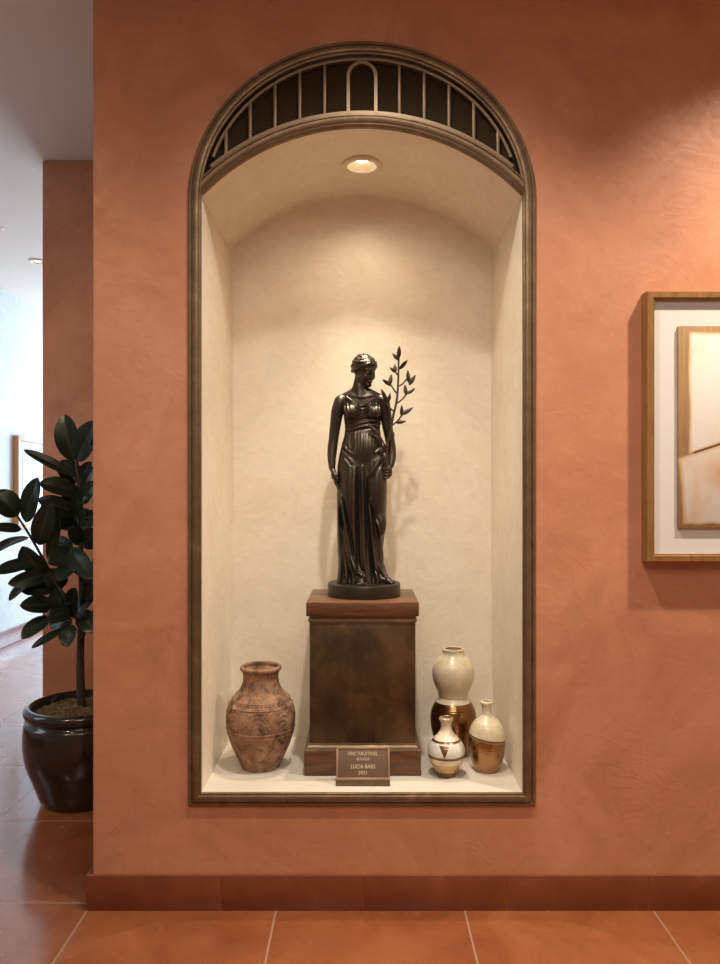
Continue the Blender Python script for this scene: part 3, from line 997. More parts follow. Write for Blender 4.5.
# fine pleats of the bodice and the skirt middle
low = np.clip((row2 - 432) / 60, 0, 1)
mid = np.exp(-((x2 + 0.5 - 2.5) / 8.5) ** 2)
front += 0.45 * low * mid * np.cos((x2 - 1.0 - (row2 - 500) * 0.035) * 2 * PI / 4.4)
front += 0.22 * np.exp(-((row2 - 446) / 12) ** 2) * np.cos((x2 - 1) * 2 * PI / 3.1 + 0.05 * row2)
front += 0.10 * np.exp(-((row2 - 412) / 10) ** 2) * np.cos((x2 + 0.25 * (row2 - 412) * np.sign(x2 - 1)) * 2 * PI / 3.4)
hemf = np.clip((row2 - 545) / 38, 0, 1)
front += 1.1 * hemf * np.cos((x2 + 0.14 * (row2 - 560) * np.clip(-x2 / 20, -1, 1)) * 2 * PI / 6.6 + 0.6)
LONG = 1.55
for pts, amp, w, we in (
    ([(344, 396), (351, 401.5), (361.7, 407.5), (370, 402), (377, 395.5)], 1.5, 1.2, 1.2),
    ([(345, 399), (353, 405.5), (362, 411), (369, 406.5), (376, 399)], 0.9, 0.9, 0.9),
    ([(343.6, 397), (344.2, 412), (346.5, 424)], 1.1, 1.2, 1.0),
    ([(347, 398), (347.2, 408), (348.5, 421)], 0.8, 1.0, 0.8),
    ([(379.5, 397), (380, 410), (379, 423)], 1.1, 1.2, 1.0),
    ([(376.3, 399), (377.3, 408), (377.2, 421)], 0.7, 0.9, 0.8),
    ([(369.8, 406), (365.5, 412), (361.5, 419)], 0.9, 0.8, 0.8),
    ([(371.8, 407), (368, 413.5), (364, 420.5)], 0.6, 0.7, 0.7),
    ([(355, 405), (359, 412), (360, 420)], 0.6, 0.8, 0.8),
    ([(344, 428.4), (352, 427.2), (361, 424.6), (372, 422.4), (381, 423.8)], 1.9, 1.4, 1.4),
    ([(344, 431.4), (354, 430.2), (363, 428), (372, 426.8), (381, 428)], 1.5, 1.15, 1.1),
    ([(345, 424.8), (353, 424.2), (362, 421.5), (369, 420.4), (380, 420.8)], -0.9, 0.9, 0.9),
    ([(344, 434), (354, 432.8), (363, 431), (372, 429.8), (381, 431)], -0.8, 0.9, 0.9),
    # overfold at the hip
    ([(341, 447), (344.5, 452.5), (351, 458)], -1.5, 1.1, 1.2),
    ([(342.5, 445), (346.5, 450.5), (352, 455.5)], 1.1, 1.4, 1.2),
    ([(345, 458.5), (348, 461.5), (351.5, 466.5)], -1.3, 1.0, 0.9),
    ([(346.5, 456.5), (350, 460), (353, 464.5)], 0.8, 1.1, 1.0),
    ([(350, 436), (348.5, 443), (350.5, 452)], 0.8, 1.1, 1.0),
    ([(354.5, 434), (353.5, 446), (355.5, 460)], 0.6, 1.0, 1.0),
    ([(383.5, 449), (380, 459), (374, 469), (369, 477.5)], 1.5, 1.5, 1.3),
    ([(385, 455), (381.5, 464), (376, 472), (370.5, 481)], -1.2, 1.1, 1.1),
    ([(377, 448), (379, 454), (383, 459)], -0.9, 1.0, 1.0),
    # long skirt folds
    ([(357.4, 470), (357.2, 510), (358, 550), (360, 582)], -1.7, 1.3, 1.8),
    ([(362.2, 468), (362.6, 510), (363.6, 550), (367, 583)], 1.7, 1.8, 2.2),
    ([(366.6, 480), (367.4, 515), (369.6, 552), (374, 583)], -1.7, 1.2, 1.6),
    ([(354.6, 470), (354.3, 510), (354.6, 545), (356, 572)], 1.2, 1.6, 1.8),
    ([(368.8, 500), (371.5, 530), (374.5, 560), (378.5, 583)], 1.6, 1.6, 2.0),
    ([(369.6, 503), (373.5, 519), (376.5, 540), (382.5, 562)], -1.8, 1.3, 1.2),
    ([(372, 515), (378, 527), (380.5, 543), (383.5, 560)], 0.9, 1.2, 1.2),
    ([(340.2, 492), (345.2, 523), (350.5, 552), (356, 569), (364, 576.5)], 1.9, 1.5, 1.6),
    ([(343, 500), (348.5, 527), (353.2, 551), (358, 565), (365, 573)], -1.5, 1.5, 1.5),
    ([(339.8, 510), (342.8, 540), (347.5, 565), (351, 582)], -1.6, 1.3, 1.6),
    ([(338.4, 494), (338.8, 530), (340.5, 560), (341, 583)], 1.4, 1.4, 1.8),
    ([(341.8, 530), (345, 555), (347.5, 582)], 1.2, 1.2, 1.6),
    ([(350, 556), (355.5, 572), (358, 583)], 1.2, 1.4, 1.6),
    ([(378, 563), (382, 572), (389.5, 582)], 1.3, 1.4, 1.5),
    ([(374.5, 568), (380, 576), (384, 583)], -1.2, 1.2, 1.2)):
    fold(pts, amp * (LONG if pts[-1][1] > 540 else 1.0), w, we)
th = np.arctan2(y, x - 0.0)
lowb = np.clip((SY0 - z - 440) / 110, 0, 1)
wf = np.clip((-y + 1.0) / 5.0, 0, 1)
disp = front[:, None, :] * wf + (1 - wf) * lowb * 1.1 * np.cos(th * 15 + 0.8 * np.sin(z * 0.04))
t = torso(GW, 0.0)
G = t.copy()
GW.D = G.astype(np.float32)
for bx, by in ((351.8, 413.5), (373.6, 413.8)):
    GW.ell(S(bx, by, -6.4), (7.2, 6.8, 7.4), 3)
GW.ell(S(365, 450, -5.0), (12, 8.2, 14), 5)
GW.ell(S(350.5, 494, -5.2), (9.2, 9.0, 34), 5)
GW.ell(S(376.5, 490, -6.6), (9.0, 9.4, 33), 5)
GW.ell(S(380.6, 524, -7.2), (5.6, 7.6, 13), 4)
GW.D = (GW.D - disp).astype(np.float32)
# straps, armholes and neckline
ln = np.interp(x[:, 0, 0] + SX0, [340, 344, 352, 361.7, 370.5, 378, 382], [392, 395.2, 401.2, 407.2, 401.2, 394.6, 392]) if False else None
xs = x + SX0
nl = np.interp(xs.ravel(), [336, 341, 344, 352, 361.7, 370.5, 377.5, 381, 386], [400, 393, 394.4, 401.0, 406.6, 401.0, 394.0, 393, 400])[:, None, None]
nlb = np.interp(xs.ravel(), [336, 341, 344, 361.7, 378, 381, 386], [400, 393, 393.6, 398, 393.4, 393, 400])[:, None, None]
topcut = np.where(y < 0, z - (SY0 - nl), z - (SY0 - nlb)) + 0 * x
GW.D = smax(GW.D, topcut.astype(np.float32), 0.8)
for s, cx_ in ((-1, 334.2), (1, 389.8)):
    GW.cap(S(cx_, 388, 0.5), S(cx_ + s * -2.2, 421, 0.5), 9.0, 5.6, 1.0, True)
GW.D = np.maximum(GW.D, (-z + 0 * x + 0 * y)).astype(np.float32)
gown = GW.mesh('gown', M['bronze'], ST, UNIT); gown.location = (0, 0, BASEH)

# ---- branch: stem, twigs and leaves
def Z1(X, Y): return (300 + X / 5.143, 340 + Y / 5.143)
bm = bmesh.new()
def U(x, y, d): return Vector(S(x, y, d)) * UNIT
stem_px = [(383.2, 486, -9.6), (385.0, 474, -10.4), (386.2, 462, -10.6), (386.8, 448, -10.6), (390.2, 432, -10.0), (393.3, 415.5, -9.0), (396.0, 404, -8.4), (397.4, 392, -8.0), (398.0, 376, -7.6), (398.3, 359, -7.2)]
sp = spline([U(*q) for q in stem_px], 5)
tube(bm, sp, [UNIT * (1.65 - 0.75 * i / (len(sp) - 1)) for i in range(len(sp))], 8)
twigs = [((505, 195), (487, 176)), ((495, 285), (465, 243)), ((508, 248), (551, 205)), ((551, 205), (562, 238)), ((497, 335), (548, 285)), ((477, 375), (436, 330)),
         ((470, 450), (524, 393)), ((441, 560), (412, 505)), ((445, 600), (425, 560)), ((505, 120), (503, 100)), ((448, 640), (470, 520))]
lv = [((505, 105), (508, 45)), ((503, 115), (472, 80)), ((512, 160), (550, 118)), ((487, 178), (458, 155)), ((488, 178), (485, 133)), ((465, 245), (420, 218)), ((461, 240), (468, 185)),
      ((556, 228), (551, 165)), ((560, 240), (591, 190)), ((541, 290), (537, 238)), ((549, 286), (590, 258)), ((446, 330), (415, 265)), ((455, 325), (461, 284)), ((444, 340), (406, 312)),
      ((520, 398), (520, 345)), ((526, 392), (579, 355)), ((492, 434), (545, 426)), ((412, 508), (348, 440)), ((425, 562), (385, 585)), ((468, 525), (482, 480)), ((440, 590), (428, 545)), ((418, 520), (380, 500))]
rnd = random.Random(3)
for a, b in twigs:
    (ax_, ay_), (bx_, by_) = Z1(*a), Z1(*b)
    m = ((ax_ + bx_) / 2 + 0.4, (ay_ + by_) / 2 + 0.8)
    pp = spline([U(ax_, ay_, -8.6), U(m[0], m[1], -9.2), U(bx_, by_, -9.4)], 4)
    tube(bm, pp, [UNIT * 0.85] * len(pp), 6)
def statue_leaf(bm, a, b, w, d0, d1):
    A, B = U(a[0], a[1], d0), U(b[0], b[1], d1)
    A = A - (B - A) * 0.10
    ax = B - A
    nrm = Vector((rnd.uniform(-.5, .5), -1, rnd.uniform(-.3, .3)))
    side = ax.cross(nrm).normalized()
    nrm = side.cross(ax).normalized()
    N = 10
    top, bot = [], []
    for i in range(N + 1):
        q = i / N
        hw = w * (math.sin(PI * q ** 0.85)) ** 0.8 * UNIT if 0 < i < N else 0.02 * UNIT
        c = A + ax * q + nrm * (math.sin(PI * q) * 0.9 * UNIT)
        top.append([bm.verts.new(c + side * hw * k - nrm * (abs(k) * hw * 0.35)) for k in (-1, -0.5, 0, 0.5, 1)])
        bot.append([bm.verts.new(c + side * hw * k - nrm * (abs(k) * hw * 0.35 + 0.5 * UNIT * (1 - abs(k) * 0.6))) for k in (-1, -0.5, 0, 0.5, 1)])
    for i in range(N):
        for k in range(4):
            bm.faces.new((top[i][k], top[i][k + 1], top[i + 1][k + 1], top[i + 1][k]))
            bm.faces.new((bot[i][k + 1], bot[i][k], bot[i + 1][k], bot[i + 1][k + 1]))
        bm.faces.new((top[i][0], top[i + 1][0], bot[i + 1][0], bot[i][0]))
        bm.faces.new((top[i + 1][4], top[i][4], bot[i][4], bot[i + 1][4]))
br = obj('branch', bm, M['bronze'], ST, True, 60); br.location = (0, 0, BASEH)
for a, b in lv:
    bm = bmesh.new()
    pa, pb = Z1(*a), Z1(*b)
    L = math.hypot(pa[0] - pb[0], pa[1] - pb[1])
    statue_leaf(bm, pa, pb, min(2.15, 0.85 + 0.11 * L), -9.3, -9.6 + rnd.uniform(-3, 2.5) if pb[0] > 384 else -14)
    lf = obj('leaf', bm, M['bronze'], br, True, 60)

# ------------------------------------------------------------------ name plaque on its easel foot
PL = thing('name_plaque', 'small bronze name plaque with raised lettering leaning before the pedestal', 'plaque', ((363 - VX) / 294, 0.068, ZB))
M['plaque'] = NT('brown_bronze_plate').set(color=(0.22, 0.145, 0.098), metal=0.45, rough=0.45).m
M['plaque_rim'] = NT('polished_bronze_edge').set(color=(0.50, 0.37, 0.25), metal=0.6, rough=0.35).m
M['letter'] = NT('pale_bronze_letter').set(color=(0.80, 0.68, 0.50), metal=0.25, rough=0.45).m
PW, PH = 0.184, 0.107
bm = bmesh.new(); box(bm, -PW / 2, PW / 2, -0.012, 0.035, 0.0, 0.021, 0.002, 2)
obj('foot_bar', bm, M['trim'], PL, True, 40)
tilt = Matrix.Rotation(math.radians(-13), 4, 'X') @ Matrix.Identity(4)
off = Matrix.Translation((0, -0.008, 0.021)) @ tilt
def tilted(bm): bmesh.ops.transform(bm, matrix=off, verts=bm.verts)
bm = bmesh.new(); box(bm, -PW / 2, PW / 2, 0.0, 0.008, 0, PH, 0.001, 2); tilted(bm)
plate = obj('plate', bm, M['plaque'], PL, True, 40)
bm = bmesh.new()
r = 0.0065
for b in ((-PW / 2, PW / 2, 0, r), (-PW / 2, PW / 2, PH - r, PH), (-PW / 2, -PW / 2 + r, r, PH - r), (PW / 2 - r, PW / 2, r, PH - r)):
    box(bm, b[0], b[1], -0.003, 0.001, b[2], b[3], 0.001, 2)
tilted(bm); obj('raised_border', bm, M['plaque_rim'], PL, True, 40)
def text_mesh(s, size, zc, width=None):
    cu = bpy.data.curves.new('txt', 'FONT'); cu.body = s; cu.size = size; cu.align_x = 'CENTER'; cu.align_y = 'CENTER'; cu.extrude = 0.0008
    cu.resolution_u = 3
    o = bpy.data.objects.new('txt', cu); COL.objects.link(o)
    bpy.context.view_layer.update()
    me = bpy.data.meshes.new_from_object(o.evaluated_get(bpy.context.evaluated_depsgraph_get()))
    bpy.data.objects.remove(o, do_unlink=True)
    b = bmesh.new(); b.from_mesh(me); bpy.data.meshes.remove(me)
    xs_ = [v.co.x for v in b.verts]
    k = (width / (max(xs_) - min(xs_))) if width else 1.0
    for v in b.verts:
        v.co = Vector((v.co.x * k, -v.co.z - 0.0008, v.co.y + zc))
    bmesh.ops.recalc_face_normals(b, faces=b.faces)
    return b
for s, size, zc_, wd in (('FINC FAUITINEL', 0.0175, 0.0840, 0.102), ('BOUGUS', 0.0132, 0.0668, 0.043), ('LUCIA BARS', 0.0185, 0.0422, 0.083), ('2021', 0.0158, 0.0225, 0.029)):
    b = text_mesh(s, size, zc_, wd); tilted(b)
    obj('lettering', b, M['letter'], PL, False)

# ------------------------------------------------------------------ vases
def terracotta():
    k = NT('weathered_terracotta')
    v = k.coord('Object')
    a = k.noise(v, 11, 8, 0.65, 0.8)
    b = k.noise(k.coord('Object', (1, 1, 1), (5, 2, 8)), 26, 6, 0.7, 0.5)
    c = k.ramp(a, [(0.25, (0.080, 0.040, 0.022)), (0.44, (0.225, 0.115, 0.063)), (0.60, (0.345, 0.195, 0.118)), (0.78, (0.48, 0.32, 0.21))])
    sp_ = k.ramp(b, [(0.36, 0.30), (0.50, 0.95), (0.8, 1.2)])
    k.set(color=k.mix(1.0, c, sp_, 'MULTIPLY'), rough=0.85)
    k.bump(k.math('ADD', k.math('MULTIPLY', a, 0.6), b), 0.6, 0.004)
    return k.m
M['terracotta'] = terracotta()
def prof_px(rows, yb, scale, n=6):
    """rows: (photo row, half width in px) from rim to foot -> spline profile from foot to rim"""
    pts = [Vector((hw / scale, (yb - y) / scale)) for y, hw in rows]
    pts.reverse()
    return [(max(p[0], 0.002), p[1]) for p in spline(pts, n)]
def with_inside(pr, thick, depth):
    """turn over the lip and go down inside"""
    rim_r, rim_z = pr[-1]
    out = list(pr) + [(rim_r - thick * 0.35, rim_z + thick * 0.25), (rim_r - thick * 0.8, rim_z + thick * 0.05), (rim_r - thick, rim_z - thick * 0.6)]
    for r, z in reversed(pr):
        if z < rim_z - thick * 1.2 and z > rim_z - depth: out.append((max(0.004, min(r - thick, r * 0.9)), z))
    return out

SCT = 273.0
rows = [(666.4, 19.6), (667.6, 20.6), (669.8, 20.3), (671.4, 18.8), (673.5, 17.7), (678, 17.5), (684, 18.5), (689.5, 21.3), (695, 26), (699.5, 29.6), (705, 32.4), (711, 34.0), (718, 34.4), (726, 33.8), (735, 31.8), (744, 28.8), (753, 24.9), (760, 21.4), (764.5, 19.2), (766.5, 18.6)]
pr = prof_px(rows, 766.5, SCT, 7)
def Zt(y): return (766.5 - y) / SCT
dense = []
for a, b in zip(pr, pr[1:]):
    st = max(1, int(abs(b[1] - a[1]) / 0.0012))
    for i in range(st): dense.append((a[0] + (b[0] - a[0]) * i / st, a[1] + (b[1] - a[1]) * i / st))
dense.append(pr[-1])
def tdisp(r, z, th):
    d = 0.0
    for zc_, amp, w in ((Zt(697.5), 0.0024, 0.0018), (Zt(703.2), 0.0024, 0.0018), (Zt(726.5), 0.0022, 0.0018), (Zt(730.5), 0.0024, 0.0020)):
        d += amp * math.exp(-((z - zc_) / w) ** 2)
    zc_ = Zt(700.4)                                     # beaded rope between the two upper rings
    d -= 0.0034 * math.exp(-((z - zc_) / 0.0026) ** 2) * (0.5 + 0.5 * math.cos(th * 44))
    za, zb = Zt(726), Zt(706)
    if za < z < zb:                                   # nested arches incised on the belly
        n_ = 8
        u = ((th / (2 * PI) * n_ + 0.45) % 1.0 - 0.5) * (2 * PI * 0.122 / n_)
        rr = math.hypot(u, (z - za) / 1.5)
        for R in (0.047, 0.037, 0.026, 0.015):
            d -= 0.0015 * math.exp(-((rr - R) / 0.0015) ** 2)
    return r + d
bm = bmesh.new()
lathe(bm, [(0.002, 0.0)] + with_inside(dense, 0.010, 0.25), 360, lambda r, z, th: tdisp(r, z, th) if r > 0.055 else r, False)
vs = obj('terracotta_vase', bm, M['terracotta'])
vs.location = P(260.8, 766.5, 2.745); vs.location.z = ZB
tag(vs, 'weathered terracotta vase with incised arches and a beaded shoulder ring', 'vase')

def glaze(name, zones, rings=True, tilt=0.0, spot=None):
    """zones: list of (height, colour, metallic, roughness) from the foot up"""
    k = NT(name)
    v = k.coord('Object')
    sep = k.n('SeparateXYZ'); k.l(v, sep.inputs[0])
    wob = k.math('MULTIPLY', k.math('SUBTRACT', k.noise(v, 18, 3), 0.5), 0.004)
    h = k.math('ADD', sep.outputs[2], wob)
    if tilt: h = k.math('ADD', h, k.math('MULTIPLY', sep.outputs[0], tilt))
    a = k.noise(v, 30, 6, 0.6, 0.5)
    big = k.noise(v, 12, 5, 0.6, 0.8)
    col = met = rg = None
    for (z0, c, m_, r_) in zones:
        cc = k.mix(k.maprange(big if m_ > 0.3 else a, 0.3, 0.75), tuple(q * 0.72 for q in c), c)
        if col is None:
            col, met, rg = cc, m_, r_
            first = True
        else:
            f = k.maprange(h, z0 - 0.0008, z0 + 0.0008)
            col = k.mix(f, col, cc)
            def mm(p_, q_):
                a1 = k.math('MULTIPLY', k.math('SUBTRACT', 1.0, f), p_)
                return k.math('ADD', a1, k.math('MULTIPLY', f, q_))
            met, rg = mm(met, m_), mm(rg, r_)
    if spot:
        x0, z0, z1, hw, c = spot                       # wedge of lustre on the front
        ux = k.math('ABSOLUTE', k.math('SUBTRACT', sep.outputs[0], x0))
        lim = k.math('MULTIPLY', k.math('SUBTRACT', sep.outputs[2], z0), hw / (z1 - z0))
        f = k.math('MULTIPLY', k.math('LESS_THAN', ux, lim), k.math('LESS_THAN', sep.outputs[2], z1))
        f = k.math('MULTIPLY', f, k.math('LESS_THAN', sep.outputs[1], 0.0))
        col = k.mix(f, col, c)
        met = k.math('MAXIMUM', met, k.math('MULTIPLY', f, 0.8))
    k.set(color=col, metal=met, rough=rg)
    w_ = k.n('TexWave'); w_.wave_type = 'BANDS'; w_.bands_direction = 'Z'
    w_.inputs['Scale'].default_value = 42; w_.inputs['Distortion'].default_value = 1.2
    k.l(v, w_.inputs['Vector'])
    k.bump(k.math('ADD', k.math('MULTIPLY', w_.outputs['Fac'], 0.8), k.math('MULTIPLY', a, 0.4)), 0.2, 0.002)
    k.set(coat=0.35, coat_rough=0.12)
    return k.m
CREAM, COPPER, DKC, TAN = (0.81, 0.70, 0.50), (0.34, 0.165, 0.068), (0.20, 0.100, 0.045), (0.42, 0.27, 0.15)
# tall gourd vase
S1, YB1 = 261.0, 753.5
rows_u = [(648.2, 9.6), (649.3, 11.0), (652, 10.8), (655, 12.2), (659, 16.2), (664, 19.4), (670, 20.9), (677, 20.6), (684, 18.6), (691, 15.6), (696, 14.4)]
rows_l = [(696, 14.0), (698.5, 15.6), (702, 18.4), (708, 21.4), (715, 22.8), (723, 22.6), (732, 21.0), (741, 18.6), (749, 16.2), (753.5, 14.6)]
G1 = thing('gourd_vase', 'tall gourd-shaped vase with cream upper bulb on a coppery lower bulb', 'vase', P(453.2, YB1, 2.873)); G1.location.z = ZB
bm = bmesh.new(); lathe(bm, [(0.002, 0)] + prof_px(rows_l, YB1, S1, 7), 128, None, False, True)
def ZZ(y, yb, s): return (yb - y) / s
obj('lower_bulb', bm, glaze('copper_lustre_with_cream_collar', [(-1, COPPER, 0.95, 0.22), (ZZ(700.6, YB1, S1), CREAM, 0, 0.35)]), G1)
bm = bmesh.new(); lathe(bm, with_inside(prof_px(rows_u, YB1, S1, 7), 0.006, 0.15), 128, None, True)
obj('upper_bulb', bm, glaze('cream_crackle_glaze', [(-1, CREAM, 0, 0.3), (ZZ(649.8, YB1, S1), (0.62, 0.48, 0.32), 0, 0.4)]), G1)
# small banded vase
S2, YB2 = 280.0, 771.8
rows = [(714.6, 6.0), (715.6, 7.2), (717.4, 6.8), (719.5, 5.5), (723, 5.2), (727, 6.0), (731, 8.6), (735, 12.4), (740, 16.2), (745, 18.2), (750, 18.3), (756, 17.0), (762, 14.2), (767, 11.4), (770, 10.2), (771.8, 9.8)]
bm = bmesh.new(); lathe(bm, [(0.002, 0)] + with_inside(prof_px(rows, YB2, S2, 7), 0.005, 0.08), 128, None, False)
z_ = lambda y: ZZ(y, YB2, S2)
v2 = obj('banded_vase', bm, glaze('banded_cream_and_copper', [(-1, DKC, 0.5, 0.4), (z_(766), (0.62, 0.36, 0.16), 0.6, 0.3), (z_(757.5), CREAM, 0, 0.35), (z_(752.3), DKC, 0.6, 0.3), (z_(750.3), TAN, 0.3, 0.35), (z_(749.4), (0.80, 0.76, 0.68), 0, 0.3), (z_(737.2), DKC, 0.6, 0.3), (z_(735.4), CREAM, 0, 0.3), (z_(716.2), TAN, 0.2, 0.4)],
       spot=(-0.013, z_(750), z_(738.5), 0.017, (0.20, 0.105, 0.045))))
v2.location = P(446.2, YB2, 2.660); v2.location.z = ZB
tag(v2, 'small narrow-necked cream vase with copper bands and a wedge mark', 'vase')
# two-tone bottle vase
S3, YB3 = 275.0, 767.2
rows = [(699.2, 5.0), (700.2, 6.3), (702.2, 6.0), (704.5, 4.9), (709, 4.8), (712.6, 5.6), (716, 9.0), (720.5, 13.4), (726, 16.3), (733, 17.8), (741, 18.2), (749, 17.6), (757, 15.8), (763, 13.8), (767.2, 12.4)]
bm = bmesh.new(); lathe(bm, [(0.002, 0)] + with_inside(prof_px(rows, YB3, S3, 7), 0.005, 0.08), 128, None, False)
z_ = lambda y: ZZ(y, YB3, S3)
v3 = obj('bottle_vase', bm, glaze('cream_over_copper_on_the_slant', [(-1, (0.45, 0.235, 0.10), 0.95, 0.22), (z_(736.0), TAN, 0.3, 0.3), (z_(734.8), DKC, 0.6, 0.3), (z_(733.4), CREAM, 0, 0.32)], tilt=0.15))
v3.location = P(486.8, YB3, 2.712); v3.location.z = ZB
tag(v3, 'bottle vase with a slanting line between cream top and copper bottom', 'vase')

# ------------------------------------------------------------------ framed painting on the wall
FX0, FX1, FZ0, FZ1, FT = 0.931, 1.662, 1.162, 2.047, 0.05
FP = thing('framed_painting', 'abstract cream and ochre painting in a brown gilt frame on the orange wall', 'painting', ((FX0 + FX1) / 2, 0, FZ0))
ox, oz = (FX0 + FX1) / 2, FZ0
bm = bmesh.new()
path = [(FX1 - ox, 0), (FX1 - ox, FZ1 - oz), (FX0 - ox, FZ1 - oz), (FX0 - ox, 0)]
sweep(bm, path, mitre(path), [(0, 0.001), (0, 0.046), (0.002, 0.05), (0.0195, 0.05), (0.0215, 0.047), (0.0255, 0.046), (0.0255, 0.012)], True)
bmesh.ops.recalc_face_normals(bm, faces=bm.faces)
obj('picture_frame', bm, M['gilt'], FP, True, 30)
bm = bmesh.new(); box(bm, FX0 - ox + 0.022, FX1 - ox - 0.022, -0.030, -0.004, 0.022, FZ1 - oz - 0.022)
obj('mat_board', bm, M['mat'], FP, False)
CX0, CX1, CZ0, CZ1 = 1.0365, 1.5375, 1.272, 1.935
def art():
    k = NT('abstract_painting')
    v = k.coord('Object')
    sep = k.n('SeparateXYZ'); k.l(v, sep.inputs[0])
    ed = k.math('MULTIPLY', k.math('SUBTRACT', k.noise(k.coord('Object', (1, 1, .5)), 22, 4), 0.5), 0.016)
    u = k.math('ADD', sep.outputs[0], ed); w_ = k.math('ADD', sep.outputs[2], ed)
    def step(a, lo, wd=0.004): return k.maprange(a, lo - wd, lo + wd)
    def inv(a): return k.math('SUBTRACT', 1.0, a)
    def mul(*a):
        r = a[0]
        for q in a[1:]: r = k.math('MULTIPLY', r, q)
        return r
    slope = k.math('SUBTRACT', sep.outputs[2], k.math('MULTIPLY', sep.outputs[0], 0.33))
    n1 = k.noise(k.coord('Object', (2.2, 1, 0.8)), 3.0, 5, 0.6, 1.0)
    n2 = k.noise(k.coord('Object', (1.2, 1, 0.9), (3, 3, 3)), 4.5, 4, 0.6, 1.2)
    st = k.noise(k.coord('Object', (8, 1, 0.7)), 8, 5, 0.6)
    base = k.ramp(st, [(0.3, (0.25, 0.135, 0.055)), (0.7, (0.36, 0.21, 0.095))])
    edge = (0.62, 0.40, 0.20)
    upm0 = mul(step(u, 0.036), inv(step(w_, 0.640)), step(slope, 0.231), inv(step(u, 0.470)))
    upm1 = mul(step(u, 0.042, .006), inv(step(w_, 0.634, .006)), step(slope, 0.238, .003), inv(step(u, 0.463)))
    loleft = k.math('ADD', u, k.math('MULTIPLY', w_, 0.065))
    lom0 = mul(step(loleft, 0.018), step(w_, 0.014), inv(step(slope, 0.228)), inv(step(u, 0.488)))
    lom1 = mul(step(loleft, 0.028, .006), step(w_, 0.02, .005), inv(step(slope, 0.221, .006)), inv(step(u, 0.48)))
    upc = k.ramp(n1, [(0.34, (0.69, 0.665, 0.64)), (0.52, (0.70, 0.635, 0.565)), (0.70, (0.66, 0.48, 0.35))])
    loc_ = k.ramp(n2, [(0.36, (0.70, 0.67, 0.62)), (0.55, (0.70, 0.63, 0.55)), (0.78, (0.66, 0.50, 0.35))])
    du = k.math('MULTIPLY', k.math('SUBTRACT', sep.outputs[0], 0.155), 9.0); dw = k.math('MULTIPLY', k.math('SUBTRACT', sep.outputs[2], 0.185), 11.0)
    rr = k.math('ADD', k.math('SQRT', k.math('ADD', k.math('MULTIPLY', du, du), k.math('MULTIPLY', dw, dw))), k.math('MULTIPLY', k.math('SUBTRACT', n2, 0.5), 1.6))
    loc_ = k.mix(k.maprange(rr, 0.15, 0.95, 0.85, 0.0), loc_, (0.62, 0.33, 0.13))
    c = k.mix(upm0, base, edge); c = k.mix(upm1, c, upc)
    c = k.mix(lom0, c, edge); c = k.mix(lom1, c, loc_)
    line = mul(step(slope, 0.2265, .001), inv(step(slope, 0.2335, .001)), step(u, 0.05))
    c = k.mix(line, c, (0.10, 0.05, 0.03))
    k.set(color=c, rough=0.6)
    k.bump(k.math('ADD', k.math('MULTIPLY', k.math('MAXIMUM', upm0, lom0), 0.6), k.math('MULTIPLY', st, 0.3)), 0.3, 0.002)
    return k.m
bm = bmesh.new(); box(bm, 0, CX1 - CX0, -0.012, 0.0, 0, CZ1 - CZ0, 0.002, 2)
cv = obj('canvas', bm, art(), FP, True, 30); cv.location = (CX0 - ox, -0.0300, CZ0 - oz)

# framed print on the corridor wall
PR = thing('framed_print', 'small pale blue print in a light wood frame on the white corridor wall', 'print', (WL, 4.9, 1.03))
M['light_wood'] = NT('light_oak_frame').set(color=(0.58, 0.36, 0.17), rough=0.5).m
ya, yb, hh, fw, ft = -0.52, 0.55, 0.87, 0.045, 0.05
bm = bmesh.new()
for b in ((ya, yb, 0, fw), (ya, yb, hh - fw, hh), (ya, ya + fw, fw, hh - fw), (yb - fw, yb, fw, hh - fw)):
    box(bm, 0.001, ft, b[0], b[1], b[2], b[3], 0.002, 2)
obj('picture_frame', bm, M['light_wood'], PR, True, 40)
bm = bmesh.new(); box(bm, 0.004, 0.016, ya + fw, yb - fw, fw, hh - fw); obj('mat_board', bm, M['mat'], PR, False)
def blueart():
    k = NT('pale_blue_wash')
    v = k.coord('Object')
    c = k.ramp(k.noise(v, 3.5, 5, 0.6, 1), [(0.3, (0.42, 0.52, 0.60)), (0.55, (0.62, 0.69, 0.73)), (0.75, (0.74, 0.77, 0.78))])
    k.set(color=c, rough=0.7); return k.m
bm = bmesh.new(); box(bm, 0.016, 0.019, ya + 0.16, yb - 0.16, 0.15, hh - 0.15); obj('print_sheet', bm, blueart(), PR, False)

# ------------------------------------------------------------------ potted rubber plant
PD = 3.40
pc = P(82, 0, PD)
RP = thing('potted_rubber_plant', 'dark-leaved rubber plant in a glossy brown glazed pot', 'potted plant', (pc.x, pc.y, 0))
def potmat():
    k = NT('dark_brown_glaze')
    v = k.coord('Object')
    a = k.noise(v, 6, 5, 0.6, 0.6)
    k.set(color=k.ramp(a, [(0.3, (0.010, 0.007, 0.005)), (0.6, (0.022, 0.014, 0.009)), (0.8, (0.040, 0.024, 0.015))]), rough=0.2, coat=0.35, coat_rough=0.05)
    return k.m
PRI, PHT = 0.272, 0.392
pprof = spline([(0.178, 0.0), (0.186, 0.012), (0.216, 0.085), (0.248, 0.16), (0.262, 0.235), (0.260, 0.295), (0.252, 0.335), (0.247, 0.345)], 5)
pprof = [(q[0] * (0.95 if 0.02 < q[1] < 0.33 else 0.9), q[1] * 1.115) for q in [(q[0], q[1]) for q in pprof] + [(0.256, 0.347), (0.268, 0.352), (0.2735, 0.364), (0.272, 0.378), (0.262, 0.389), (0.248, 0.392), (0.236, 0.388), (0.228, 0.376), (0.226, 0.34), (0.22, 0.30)]]
bm = bmesh.new(); lathe(bm, [(0.002, 0.001)] + pprof, 96, None, False)
